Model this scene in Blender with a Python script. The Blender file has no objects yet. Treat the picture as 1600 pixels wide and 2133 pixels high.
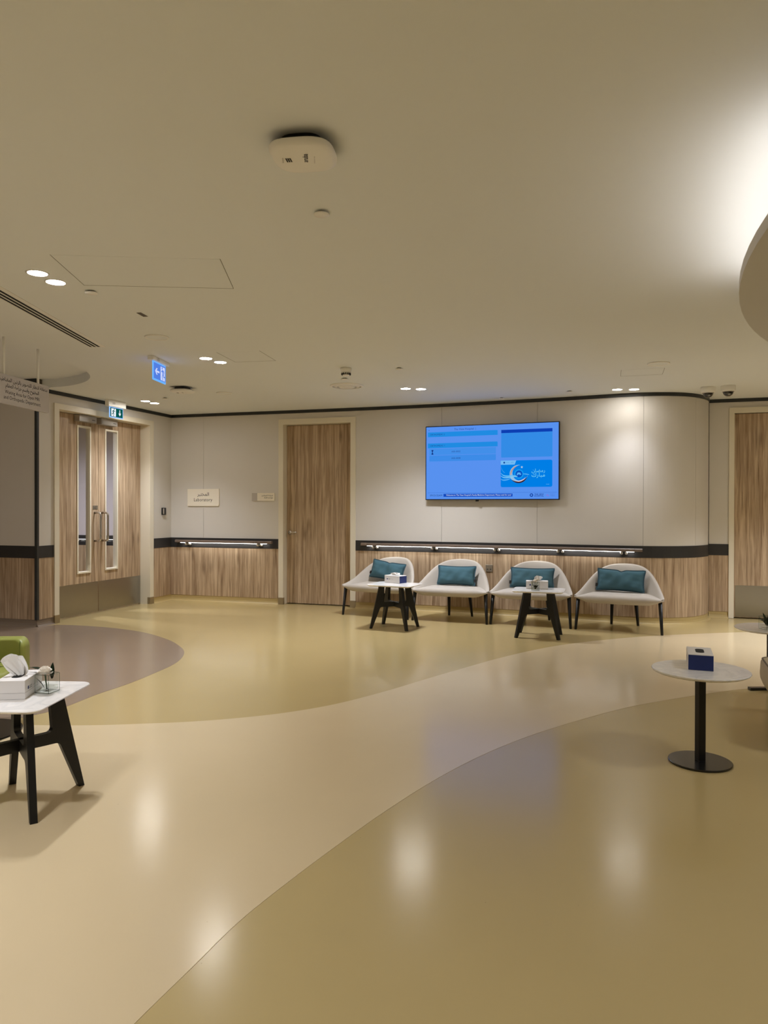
import bpy, bmesh, math, random
from mathutils import Vector, Matrix, Euler
random.seed(7)
C = bpy.context.scene.collection
SC = bpy.context.scene
PI = math.pi
R = math.radians

# ------------------------------------------------------------------ camera
W, H_PX, F = 1600.0, 2133.0, 1530.0
EYE = 1.42
cam_d = bpy.data.cameras.new('camera')
cam_d.sensor_fit = 'VERTICAL'; cam_d.sensor_height = 36.0
cam_d.lens = F / H_PX * 36.0
cam_d.clip_start = 0.05
cam = bpy.data.objects.new('camera', cam_d); C.objects.link(cam)
cam.matrix_world = Matrix.Translation((0, 0, EYE)) @ (Matrix.Rotation(PI/2 - math.atan(9.0/F), 4, 'X') @ Matrix.Rotation(R(0.12), 4, 'Z'))
SC.camera = cam
CM = cam.matrix_world.copy(); CO = CM.translation.copy()

# ------------------------------------------------------------------ world, exposure
wd = bpy.data.worlds.new('world'); SC.world = wd; wd.use_nodes = True
wd.node_tree.nodes['Background'].inputs[0].default_value = (0.02, 0.02, 0.02, 1)
wd.node_tree.nodes['Background'].inputs[1].default_value = 0.0
SC.view_settings.view_transform = 'Standard'
SC.view_settings.look = 'None'
SC.view_settings.exposure = 0.0
SC.view_settings.gamma = 1.0
SC.view_settings.use_curve_mapping = False
SC.cycles.max_bounces = 10
SC.cycles.diffuse_bounces = 6
SC.cycles.glossy_bounces = 4
SC.cycles.caustics_reflective = False
SC.cycles.caustics_refractive = False
SC.cycles.sample_clamp_indirect = 4.0
SC.cycles.use_denoising = True
SC.cycles.use_adaptive_sampling = False

# light strengths (used by the lamp builders further down)
SPOT_W = 93.0
SPOT_COL = (0.94, 0.97, 1.05)
COVE_E = 18.0
RAIL_E = 13.0
DISC_E = 130.0
CEIL = 2.836

# ------------------------------------------------------------------ helpers: pixels to places
def ray(px, py):
    d = CM.to_3x3() @ Vector(((px - W/2)/F, -(py - H_PX/2)/F, -1.0))
    return d
def at_z(px, py, z):
    d = ray(px, py); t = (z - CO.z)/d.z
    return CO + d*t
def at_y(px, py, y):
    d = ray(px, py); t = (y - CO.y)/d.y
    return CO + d*t
def proj(p):
    q = CM.inverted() @ Vector(p)
    return (W/2 + F*q.x/-q.z, H_PX/2 - F*q.y/-q.z)

# ------------------------------------------------------------------ materials
def lin(c):
    return tuple(((x/255.0)/12.92 if x/255.0 <= 0.04045 else ((x/255.0+0.055)/1.055)**2.4) for x in c)
MATS = {}
def mat(name, rgb, rough=0.6, metal=0.0, spec=0.5, noise=0.0, nscale=40.0, bump=0.0, bscale=200.0, emit=None, coat=0.0, trans=0.0):
    m = bpy.data.materials.new(name); m.use_nodes = True
    nt = m.node_tree; b = nt.nodes['Principled BSDF']
    c = lin(rgb)
    b.inputs['Base Color'].default_value = (*c, 1)
    b.inputs['Roughness'].default_value = rough
    b.inputs['Metallic'].default_value = metal
    b.inputs['Specular IOR Level'].default_value = spec
    b.inputs['Coat Weight'].default_value = coat
    if trans: b.inputs['Transmission Weight'].default_value = trans
    if noise or bump:
        tc = nt.nodes.new('ShaderNodeTexCoord')
    if noise:
        n = nt.nodes.new('ShaderNodeTexNoise'); n.inputs['Scale'].default_value = nscale; n.inputs['Detail'].default_value = 4
        nt.links.new(tc.outputs['Object'], n.inputs['Vector'])
        mx = nt.nodes.new('ShaderNodeMix'); mx.data_type = 'RGBA'
        mx.inputs[6].default_value = (*[x*(1-noise) for x in c], 1)
        mx.inputs[7].default_value = (*[min(1, x*(1+noise)) for x in c], 1)
        nt.links.new(n.outputs['Fac'], mx.inputs[0]); nt.links.new(mx.outputs[2], b.inputs['Base Color'])
    if bump:
        n2 = nt.nodes.new('ShaderNodeTexNoise'); n2.inputs['Scale'].default_value = bscale; n2.inputs['Detail'].default_value = 3
        nt.links.new(tc.outputs['Object'], n2.inputs['Vector'])
        bp = nt.nodes.new('ShaderNodeBump'); bp.inputs['Strength'].default_value = bump; bp.inputs['Distance'].default_value = 0.002
        nt.links.new(n2.outputs['Fac'], bp.inputs['Height']); nt.links.new(bp.outputs['Normal'], b.inputs['Normal'])
    if emit:
        b.inputs['Emission Color'].default_value = (*emit[0], 1); b.inputs['Emission Strength'].default_value = emit[1]
    MATS[name] = m
    return m
def emis(name, rgb, strength=1.0, linear=False):
    m = bpy.data.materials.new(name); m.use_nodes = True
    nt = m.node_tree; nt.nodes.remove(nt.nodes['Principled BSDF'])
    e = nt.nodes.new('ShaderNodeEmission'); c = rgb if linear else lin(rgb)
    e.inputs[0].default_value = (*c, 1); e.inputs[1].default_value = strength
    nt.links.new(e.outputs[0], nt.nodes['Material Output'].inputs[0])
    return m
def glass(name, tint=(0.93, 0.97, 0.95), gloss=0.12):
    m = bpy.data.materials.new(name); m.use_nodes = True
    nt = m.node_tree; nt.nodes.remove(nt.nodes['Principled BSDF'])
    t = nt.nodes.new('ShaderNodeBsdfTransparent'); t.inputs[0].default_value = (*tint, 1)
    g = nt.nodes.new('ShaderNodeBsdfGlossy'); g.inputs['Roughness'].default_value = 0.03
    fr = nt.nodes.new('ShaderNodeFresnel'); fr.inputs[0].default_value = 1.45
    mx = nt.nodes.new('ShaderNodeMixShader')
    ge = nt.nodes.new('ShaderNodeNewGeometry')
    sb = nt.nodes.new('ShaderNodeMath'); sb.operation = 'SUBTRACT'; sb.inputs[0].default_value = 1.0; nt.links.new(ge.outputs['Backfacing'], sb.inputs[1])
    ml = nt.nodes.new('ShaderNodeMath'); ml.operation = 'MULTIPLY'; nt.links.new(fr.outputs[0], ml.inputs[0]); nt.links.new(sb.outputs[0], ml.inputs[1])
    nt.links.new(ml.outputs[0], mx.inputs[0]); nt.links.new(t.outputs[0], mx.inputs[1]); nt.links.new(g.outputs[0], mx.inputs[2])
    nt.links.new(mx.outputs[0], nt.nodes['Material Output'].inputs[0])
    return m
def wood(name, dark, light, axis_scale=(15.0, 0.60, 1.0), rough=0.5):
    """vertical grain: streaks along z, darker pores, knots; world-sized, in object coordinates"""
    m = bpy.data.materials.new(name); m.use_nodes = True
    nt = m.node_tree; b = nt.nodes['Principled BSDF']; L = nt.links.new
    tc = nt.nodes.new('ShaderNodeTexCoord')
    mp = nt.nodes.new('ShaderNodeMapping'); mp.inputs['Scale'].default_value = axis_scale
    L(tc.outputs['UV'], mp.inputs['Vector'])
    n1 = nt.nodes.new('ShaderNodeTexNoise'); n1.inputs['Scale'].default_value = 1.6; n1.inputs['Detail'].default_value = 6; n1.inputs['Roughness'].default_value = 0.62; n1.inputs['Distortion'].default_value = 0.5
    L(mp.outputs[0], n1.inputs['Vector'])
    cr = nt.nodes.new('ShaderNodeValToRGB')
    cr.color_ramp.elements[0].position = 0.34; cr.color_ramp.elements[0].color = (*lin(dark), 1)
    cr.color_ramp.elements[1].position = 0.65; cr.color_ramp.elements[1].color = (*lin(light), 1)
    L(n1.outputs['Fac'], cr.inputs[0])
    # fine dark pores
    mp2 = nt.nodes.new('ShaderNodeMapping'); mp2.inputs['Scale'].default_value = (axis_scale[0]*9, axis_scale[1]*4, 1.0)
    L(tc.outputs['UV'], mp2.inputs['Vector'])
    n2 = nt.nodes.new('ShaderNodeTexNoise'); n2.inputs['Scale'].default_value = 1.0; n2.inputs['Detail'].default_value = 3
    L(mp2.outputs[0], n2.inputs['Vector'])
    cr2 = nt.nodes.new('ShaderNodeValToRGB')
    cr2.color_ramp.elements[0].position = 0.30; cr2.color_ramp.elements[0].color = (0.40, 0.35, 0.30, 1)
    cr2.color_ramp.elements[1].position = 0.47; cr2.color_ramp.elements[1].color = (1, 1, 1, 1)
    L(n2.outputs['Fac'], cr2.inputs[0])
    mx = nt.nodes.new('ShaderNodeMix'); mx.data_type = 'RGBA'; mx.blend_type = 'MULTIPLY'; mx.inputs[0].default_value = 0.8
    L(cr.outputs[0], mx.inputs[6]); L(cr2.outputs[0], mx.inputs[7])
    # sparse knots, as stretched voronoi cells
    mp3 = nt.nodes.new('ShaderNodeMapping'); mp3.inputs['Scale'].default_value = (5.0, 1.6, 1.0)
    L(tc.outputs['UV'], mp3.inputs['Vector'])
    vo = nt.nodes.new('ShaderNodeTexVoronoi'); vo.inputs['Scale'].default_value = 1.0
    L(mp3.outputs[0], vo.inputs['Vector'])
    cr3 = nt.nodes.new('ShaderNodeValToRGB')
    cr3.color_ramp.elements[0].position = 0.02; cr3.color_ramp.elements[0].color = (0.45, 0.40, 0.36, 1)
    cr3.color_ramp.elements[1].position = 0.20; cr3.color_ramp.elements[1].color = (1, 1, 1, 1)
    L(vo.outputs['Distance'], cr3.inputs[0])
    mx2 = nt.nodes.new('ShaderNodeMix'); mx2.data_type = 'RGBA'; mx2.blend_type = 'MULTIPLY'; mx2.inputs[0].default_value = 0.75
    L(mx.outputs[2], mx2.inputs[6]); L(cr3.outputs[0], mx2.inputs[7])
    # printed board widths, each a little lighter or darker
    sep = nt.nodes.new('ShaderNodeSeparateXYZ'); L(tc.outputs['UV'], sep.inputs[0])
    mu = nt.nodes.new('ShaderNodeMath'); mu.operation = 'MULTIPLY'; mu.inputs[1].default_value = 10.5; L(sep.outputs[0], mu.inputs[0])
    fl_ = nt.nodes.new('ShaderNodeMath'); fl_.operation = 'FLOOR'; L(mu.outputs[0], fl_.inputs[0])
    wn = nt.nodes.new('ShaderNodeTexWhiteNoise'); wn.noise_dimensions = '1D'; L(fl_.outputs[0], wn.inputs['W'])
    cr4 = nt.nodes.new('ShaderNodeValToRGB')
    cr4.color_ramp.elements[0].color = (0.93, 0.925, 0.92, 1); cr4.color_ramp.elements[1].color = (1, 1, 1, 1)
    L(wn.outputs['Value'], cr4.inputs[0])
    mx3 = nt.nodes.new('ShaderNodeMix'); mx3.data_type = 'RGBA'; mx3.blend_type = 'MULTIPLY'; mx3.inputs[0].default_value = 1.0
    L(mx2.outputs[2], mx3.inputs[6]); L(cr4.outputs[0], mx3.inputs[7])
    L(mx3.outputs[2], b.inputs['Base Color'])
    b.inputs['Roughness'].default_value = rough
    b.inputs['Specular IOR Level'].default_value = 0.35
    return m
def floor_mat(name, rgb):
    m = bpy.data.materials.new(name); m.use_nodes = True
    nt = m.node_tree; b = nt.nodes['Principled BSDF']; L = nt.links.new
    c = lin(rgb)
    tc = nt.nodes.new('ShaderNodeTexCoord')
    n = nt.nodes.new('ShaderNodeTexNoise'); n.inputs['Scale'].default_value = 1.3; n.inputs['Detail'].default_value = 5
    L(tc.outputs['Object'], n.inputs['Vector'])
    mx = nt.nodes.new('ShaderNodeMix'); mx.data_type = 'RGBA'
    mx.inputs[6].default_value = (*[x*0.95 for x in c], 1); mx.inputs[7].default_value = (*[x*1.05 for x in c], 1)
    L(n.outputs['Fac'], mx.inputs[0])
    # scattered tiny dirt specks
    vo = nt.nodes.new('ShaderNodeTexVoronoi'); vo.inputs['Scale'].default_value = 9.0
    L(tc.outputs['Object'], vo.inputs['Vector'])
    cr = nt.nodes.new('ShaderNodeValToRGB'); cr.color_ramp.elements[0].position = 0.008; cr.color_ramp.elements[0].color = (0.25, 0.2, 0.15, 1)
    cr.color_ramp.elements[1].position = 0.022; cr.color_ramp.elements[1].color = (1, 1, 1, 1)
    L(vo.outputs['Distance'], cr.inputs[0])
    mx2 = nt.nodes.new('ShaderNodeMix'); mx2.data_type = 'RGBA'; mx2.blend_type = 'MULTIPLY'; mx2.inputs[0].default_value = 0.6
    L(mx.outputs[2], mx2.inputs[6]); L(cr.outputs[0], mx2.inputs[7])
    L(mx2.outputs[2], b.inputs['Base Color'])
    b.inputs['Roughness'].default_value = 0.18
    b.inputs['Specular IOR Level'].default_value = 0.36
    n2 = nt.nodes.new('ShaderNodeTexNoise'); n2.inputs['Scale'].default_value = 160; n2.inputs['Detail'].default_value = 2
    L(tc.outputs['Object'], n2.inputs['Vector'])
    bp = nt.nodes.new('ShaderNodeBump'); bp.inputs['Strength'].default_value = 0.10; bp.inputs['Distance'].default_value = 0.001
    L(n2.outputs['Fac'], bp.inputs['Height']); L(bp.outputs['Normal'], b.inputs['Normal'])
    return m
def marble(name):
    m = bpy.data.materials.new(name); m.use_nodes = True
    nt = m.node_tree; b = nt.nodes['Principled BSDF']; L = nt.links.new
    tc = nt.nodes.new('ShaderNodeTexCoord')
    n = nt.nodes.new('ShaderNodeTexNoise'); n.inputs['Scale'].default_value = 5; n.inputs['Detail'].default_value = 6; n.inputs['Distortion'].default_value = 1.2
    L(tc.outputs['Object'], n.inputs['Vector'])
    cr = nt.nodes.new('ShaderNodeValToRGB')
    e = cr.color_ramp.elements
    e[0].position = 0.40; e[0].color = (*lin((238, 235, 232)), 1)
    e[1].position = 0.56; e[1].color = (*lin((240, 237, 234)), 1)
    k = e.new(0.5); k.color = (*lin((224, 222, 221)), 1)
    L(n.outputs['Fac'], cr.inputs[0]); L(cr.outputs[0], b.inputs['Base Color'])
    b.inputs['Roughness'].default_value = 0.16
    return m

M = {}
M['ceiling'] = mat('ceiling_paint', (231, 234, 234), 0.75, bump=0.02, bscale=60)
M['wall'] = mat('wall_panel_cream', (213, 208, 201), 0.55, noise=0.015, nscale=3)
M['frame'] = mat('door_frame_ivory', (228, 220, 201), 0.45)
M['band'] = mat('charcoal_band', (44, 42, 42), 0.5, noise=0.05)
M['trim'] = mat('charcoal_trim', (44, 46, 47), 0.45)
M['hatchgap'] = mat('hatch_gap', (120, 112, 100), 0.9)
M['joint'] = mat('shadow_joint', (90, 84, 76), 0.9)
M['wood'] = wood('oak_laminate', (150, 124, 97), (205, 182, 153))
M['gold'] = floor_mat('gold_vinyl', (182, 162, 114))
M['cream'] = floor_mat('cream_vinyl', (208, 189, 154))
M['taupe'] = floor_mat('taupe_vinyl', (143, 125, 108))
M['goldcove'] = mat('gold_cove', (182, 160, 108), 0.4)
M['taupecove'] = mat('taupe_cove', (128, 112, 96), 0.4)
M['steel'] = mat('brushed_steel', (168, 165, 158), 0.30, metal=1.0, noise=0.03, nscale=6)
M['chrome'] = mat('satin_chrome', (205, 200, 195), 0.22, metal=1.0)
M['alu'] = mat('aluminium_grey', (168, 162, 155), 0.45, metal=0.2)
M['black'] = mat('black_wood', (11, 10, 10), 0.45)
M['blackmetal'] = mat('black_metal', (18, 17, 17), 0.25, coat=0.3)
M['plastic'] = mat('white_plastic', (240, 238, 233), 0.4)
M['plasticdark'] = mat('black_plastic', (18, 18, 20), 0.35)
M['fabric'] = mat('greige_fabric', (186, 178, 168), 0.9, spec=0.2, noise=0.06, nscale=260, bump=0.25, bscale=500)
M['teal'] = mat('teal_fabric', (66, 100, 112), 0.8, spec=0.25, noise=0.06, nscale=120, bump=0.15, bscale=350)
M['tealdark'] = mat('teal_piping', (50, 78, 90), 0.85)
M['marble'] = marble('white_marble')
M['green'] = mat('green_leather', (134, 138, 66), 0.42, noise=0.03, bump=0.08, bscale=250)
M['greenseam'] = mat('green_leather_seam', (82, 98, 30), 0.5)
M['beige'] = mat('beige_leather', (176, 163, 138), 0.45, bump=0.05, bscale=250)
M['seam'] = mat('brown_seam', (110, 98, 80), 0.6)
M['card'] = mat('white_card', (226, 222, 219), 0.5)
M['navy'] = mat('navy_card', (12, 38, 104), 0.5)
M['ink'] = mat('dark_ink', (58, 52, 48), 0.7)
M['inkgrey'] = mat('grey_ink', (120, 112, 104), 0.7)
M['tissue'] = mat('tissue_paper', (240, 238, 236), 0.9)
M['slot'] = mat('slot_dark', (16, 15, 15), 0.8)
M['glass'] = glass('clear_glass', (0.962, 0.972, 0.966))
M['glassedge'] = glass('glass_edge', (0.62, 0.67, 0.63))
M['water'] = glass('vase_water', (0.955, 0.975, 0.96))
M['doorglass'] = glass('door_glass', (0.95, 0.95, 0.97))
M['leaf'] = mat('dark_leaf', (30, 56, 26), 0.45, noise=0.2, nscale=40)
M['petal'] = mat('white_petal', (255, 250, 242), 0.8)
M['stem'] = mat('green_stem', (56, 84, 42), 0.6)
M['sign'] = mat('sign_plate', (240, 232, 216), 0.5)
M['signgrey'] = mat('sign_grey', (186, 178, 170), 0.5)
M['railgrip'] = mat('rail_grip', (120, 104, 92), 0.45)
M['railled'] = emis('rail_led', (1.0, 0.97, 0.92), RAIL_E, True)
M['corrled'] = emis('corridor_led', (1.0, 0.98, 0.95), 2.0, True)
M['coveled'] = emis('cove_led', (1.0, 0.955, 0.91), COVE_E, True)
M['lampdisc'] = emis('downlight_disc', (1.0, 0.96, 0.90), DISC_E, True)
M['lampdim'] = emis('downlight_disc_dimmed', (1.0, 0.96, 0.90), DISC_E*0.55, True)
M['bracket'] = mat('bracket_satin', (214, 212, 208), 0.35, metal=0.25)
M['socket'] = mat('socket_steel', (150, 140, 124), 0.4, metal=0.6)
M['smoked'] = mat('smoked_dome', (20, 18, 18), 0.08, coat=1.0)
M['pendant'] = mat('bulkhead_paint', (212, 210, 209), 0.75)

# ------------------------------------------------------------------ mesh helpers
def obj(name, me, m=None, parent=None, smooth=False, loc=None, rot=None):
    if isinstance(me, bmesh.types.BMesh):
        bm = me; me = bpy.data.meshes.new(name); bm.to_mesh(me); bm.free()
    o = bpy.data.objects.new(name, me); C.objects.link(o)
    if m is not None and len(me.materials) == 0: me.materials.append(m)
    if parent is not None: o.parent = parent
    if smooth:
        for p in me.polygons: p.use_smooth = True
    if loc is not None: o.location = loc
    if rot is not None: o.rotation_euler = rot
    return o
def tag(o, label, cat, group=None):
    o['label'] = label; o['category'] = cat
    if group: o['group'] = group
    return o
def struct(o):
    o['kind'] = 'structure'; return o
def thing(name, label, cat, loc=(0, 0, 0), rz=0.0, group=None):
    o = bpy.data.objects.new(name, None); C.objects.link(o)
    o.empty_display_size = 0.05
    o.location = loc; o.rotation_euler = (0, 0, rz)
    return tag(o, label, cat, group)
def root(name, loc=(0, 0, 0), rz=0.0):
    o = bpy.data.objects.new(name, None); C.objects.link(o); o.empty_display_size = 0.05
    o.location = loc; o.rotation_euler = (0, 0, rz)
    o['kind'] = 'structure'
    return o
def bx(x0, x1, y0, y1, z0, z1, bevel=0.0, seg=2, bm=None):
    bm2 = bmesh.new()
    bmesh.ops.create_cube(bm2, size=1.0, matrix=Matrix.Translation(((x0+x1)/2, (y0+y1)/2, (z0+z1)/2)) @ Matrix.Diagonal((abs(x1-x0), abs(y1-y0), abs(z1-z0), 1)))
    if bevel > 0:
        bmesh.ops.bevel(bm2, geom=bm2.edges[:], offset=bevel, segments=seg, profile=0.5, affect='EDGES')
    uv_box(bm2)
    if bm is None: return bm2
    me = bpy.data.meshes.new('t'); bm2.to_mesh(me); bm2.free(); bm.from_mesh(me); bpy.data.meshes.remove(me)
    return bm
def uv_box(bm, off=(0.0, 0.0)):
    """UV in metres: u horizontal (x+y), v = z"""
    uv = bm.loops.layers.uv.verify()
    for f in bm.faces:
        for l in f.loops:
            l[uv].uv = (l.vert.co.x + 0.0*l.vert.co.y + off[0], l.vert.co.z + off[1])
def cyl(r0, r1, z0, z1, n=32, cap=True, bm=None, x=0, y=0):
    b = bm or bmesh.new()
    lo = [b.verts.new((x + r0*math.cos(2*PI*i/n), y + r0*math.sin(2*PI*i/n), z0)) for i in range(n)]
    hi = [b.verts.new((x + r1*math.cos(2*PI*i/n), y + r1*math.sin(2*PI*i/n), z1)) for i in range(n)]
    for i in range(n):
        b.faces.new((lo[i], lo[(i+1) % n], hi[(i+1) % n], hi[i]))
    if cap:
        b.faces.new(lo[::-1]); b.faces.new(hi)
    return b
def lathe(prof, n=32, bm=None, cap0=True, cap1=True):
    b = bm or bmesh.new()
    rings = [[b.verts.new((r*math.cos(2*PI*i/n), r*math.sin(2*PI*i/n), z)) for i in range(n)] for r, z in prof]
    for a, c in zip(rings, rings[1:]):
        for i in range(n):
            b.faces.new((a[i], a[(i+1) % n], c[(i+1) % n], c[i]))
    if cap0: b.faces.new(rings[0][::-1])
    if cap1: b.faces.new(rings[-1])
    bmesh.ops.recalc_face_normals(b, faces=b.faces[:])
    return b
def prism(pts, z0, z1, bm=None):
    """closed 2D outline extruded along z"""
    b = bm or bmesh.new()
    lo = [b.verts.new((x, y, z0)) for x, y in pts]; hi = [b.verts.new((x, y, z1)) for x, y in pts]
    n = len(pts)
    for i in range(n): b.faces.new((lo[i], lo[(i+1) % n], hi[(i+1) % n], hi[i]))
    b.faces.new(lo[::-1]); b.faces.new(hi)
    bmesh.ops.recalc_face_normals(b, faces=b.faces[:])
    return b
def prism_y(pts, y0, y1, bm=None):
    """closed outline in (x, z) extruded along y"""
    b = prism(pts, 0, 1, None)
    for v in b.verts: v.co = Vector((v.co.x, y0 + (y1-y0)*v.co.z, v.co.y))
    bmesh.ops.recalc_face_normals(b, faces=b.faces[:])
    uv_box(b)
    if bm is None: return b
    me = bpy.data.meshes.new('t'); b.to_mesh(me); b.free(); bm.from_mesh(me); bpy.data.meshes.remove(me)
    return bm
def tube(path, r, n=10, bm=None, caps=True, radii=None):
    b = bm or bmesh.new()
    P = [Vector(p) for p in path]; rings = []
    up = Vector((0, 0, 1))
    prev = None
    for i, p in enumerate(P):
        t = (P[min(i+1, len(P)-1)] - P[max(i-1, 0)]).normalized()
        if prev is None:
            a = t.orthogonal().normalized()
        else:
            a = (prev - t*prev.dot(t)).normalized()
        prev = a; c = t.cross(a)
        rr = radii[i] if radii else r
        rings.append([b.verts.new(p + a*rr*math.cos(2*PI*k/n) + c*rr*math.sin(2*PI*k/n)) for k in range(n)])
    for a, c in zip(rings, rings[1:]):
        for k in range(n): b.faces.new((a[k], a[(k+1) % n], c[(k+1) % n], c[k]))
    if caps:
        b.faces.new(rings[0][::-1]); b.faces.new(rings[-1])
    bmesh.ops.recalc_face_normals(b, faces=b.faces[:])
    return b
def rrect(w, h, r, n=6, corners=(1, 1, 1, 1)):
    pts = []
    for k, (cx, cy, a0) in enumerate(((w/2, h/2, 0), (-w/2, h/2, 90), (-w/2, -h/2, 180), (w/2, -h/2, 270))):
        if not corners[k]: pts.append((cx, cy)); continue
        ox = cx - math.copysign(r, cx); oy = cy - math.copysign(r, cy)
        for i in range(n+1):
            a = R(a0 + 90*i/n); pts.append((ox + r*math.cos(a), oy + r*math.sin(a)))
    return pts
def loft(rings, bm=None, cap0=True, cap1=True):
    b = bm or bmesh.new()
    V = [[b.verts.new(p) for p in rg] for rg in rings]; n = len(V[0])
    for a, c in zip(V, V[1:]):
        for i in range(n): b.faces.new((a[i], a[(i+1) % n], c[(i+1) % n], c[i]))
    if cap0: b.faces.new(V[0][::-1])
    if cap1: b.faces.new(V[-1])
    bmesh.ops.recalc_face_normals(b, faces=b.faces[:])
    return b
def catmull(pts, k=8):
    out = []
    n = len(pts)
    for i in range(n-1):
        p0 = pts[max(i-1, 0)]; p1 = pts[i]; p2 = pts[i+1]; p3 = pts[min(i+2, n-1)]
        for j in range(k):
            t = j/k
            out.append(tuple(0.5*((2*b) + (-a+c)*t + (2*a-5*b+4*c-d)*t*t + (-a+3*b-3*c+d)*t**3) for a, b, c, d in zip(p0, p1, p2, p3)))
    out.append(tuple(pts[-1]))
    return out

# ------------------------------------------------------------------ lettering
AR = {'ا': ('\uFE8D', '\uFE8E', None, None), 'ل': ('\uFEDD', '\uFEDE', '\uFEDF', '\uFEE0'), 'م': ('\uFEE1', '\uFEE2', '\uFEE3', '\uFEE4'),
      'خ': ('\uFEA5', '\uFEA6', '\uFEA7', '\uFEA8'), 'ت': ('\uFE95', '\uFE96', '\uFE97', '\uFE98'), 'ب': ('\uFE8F', '\uFE90', '\uFE91', '\uFE92'),
      'ر': ('\uFEAD', '\uFEAE', None, None), 'س': ('\uFEB1', '\uFEB2', '\uFEB3', '\uFEB4'), 'ح': ('\uFEA1', '\uFEA2', '\uFEA3', '\uFEA4'),
      'ة': ('\uFE93', '\uFE94', None, None), 'و': ('\uFEED', '\uFEEE', None, None), 'ظ': ('\uFEC5', '\uFEC6', '\uFEC7', '\uFEC8'),
      'ف': ('\uFED1', '\uFED2', '\uFED3', '\uFED4'), 'ي': ('\uFEF1', '\uFEF2', '\uFEF3', '\uFEF4'), 'ن': ('\uFEE5', '\uFEE6', '\uFEE7', '\uFEE8'),
      'ط': ('\uFEC1', '\uFEC2', '\uFEC3', '\uFEC4'), 'ق': ('\uFED5', '\uFED6', '\uFED7', '\uFED8'), 'ص': ('\uFEB9', '\uFEBA', '\uFEBB', '\uFEBC'),
      'ج': ('\uFE9D', '\uFE9E', '\uFE9F', '\uFEA0'), 'ع': ('\uFEC9', '\uFECA', '\uFECB', '\uFECC'), 'غ': ('\uFECD', '\uFECE', '\uFECF', '\uFED0'),
      'ض': ('\uFEBD', '\uFEBE', '\uFEBF', '\uFEC0'), 'ك': ('\uFED9', '\uFEDA', '\uFEDB', '\uFEDC'), 'د': ('\uFEA9', '\uFEAA', None, None)}
def arabic(s):
    out = []
    for i, ch in enumerate(s):
        if ch not in AR: out.append(ch); continue
        pv = i > 0 and s[i-1] in AR and AR[s[i-1]][2] is not None
        nx = i+1 < len(s) and s[i+1] in AR and AR[ch][2] is not None
        f = AR[ch]
        out.append(f[3] if pv and nx else f[1] if pv else f[2] if nx else f[0])
    return ''.join(reversed(out))
def text(body, m, parent, loc, size=None, width=None, height=None, align='CENTER', rot=(PI/2, 0, 0), name='lettering', ext=0.0004, bold=0.0):
    """flat lettering in the parent's x-z plane, facing -y; fitted to width"""
    cu = bpy.data.curves.new('t', 'FONT'); cu.body = body; cu.align_x = 'LEFT'; cu.resolution_u = 2
    cu.offset = bold
    to = bpy.data.objects.new('t', cu); C.objects.link(to)
    bpy.context.view_layer.update()
    me = bpy.data.meshes.new_from_object(to.evaluated_get(bpy.context.evaluated_depsgraph_get()))
    bpy.data.objects.remove(to); bpy.data.curves.remove(cu)
    if not me.vertices: return None
    xs = [v.co.x for v in me.vertices]; ys = [v.co.y for v in me.vertices]
    w0 = max(xs) - min(xs); h0 = max(ys) - min(ys)
    sx = sy = size or 1.0
    if width: sx = width/w0; sy = sx
    if height: sy = height/h0; sx = sx if width else sy
    cx = {'CENTER': (max(xs)+min(xs))/2, 'LEFT': min(xs), 'RIGHT': max(xs)}[align]
    cy = (max(ys)+min(ys))/2
    for v in me.vertices: v.co = Vector(((v.co.x-cx)*sx, (v.co.y-cy)*sy, 0))
    me.materials.clear()
    return obj(name, me, m, parent, loc=loc, rot=rot)

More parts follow.
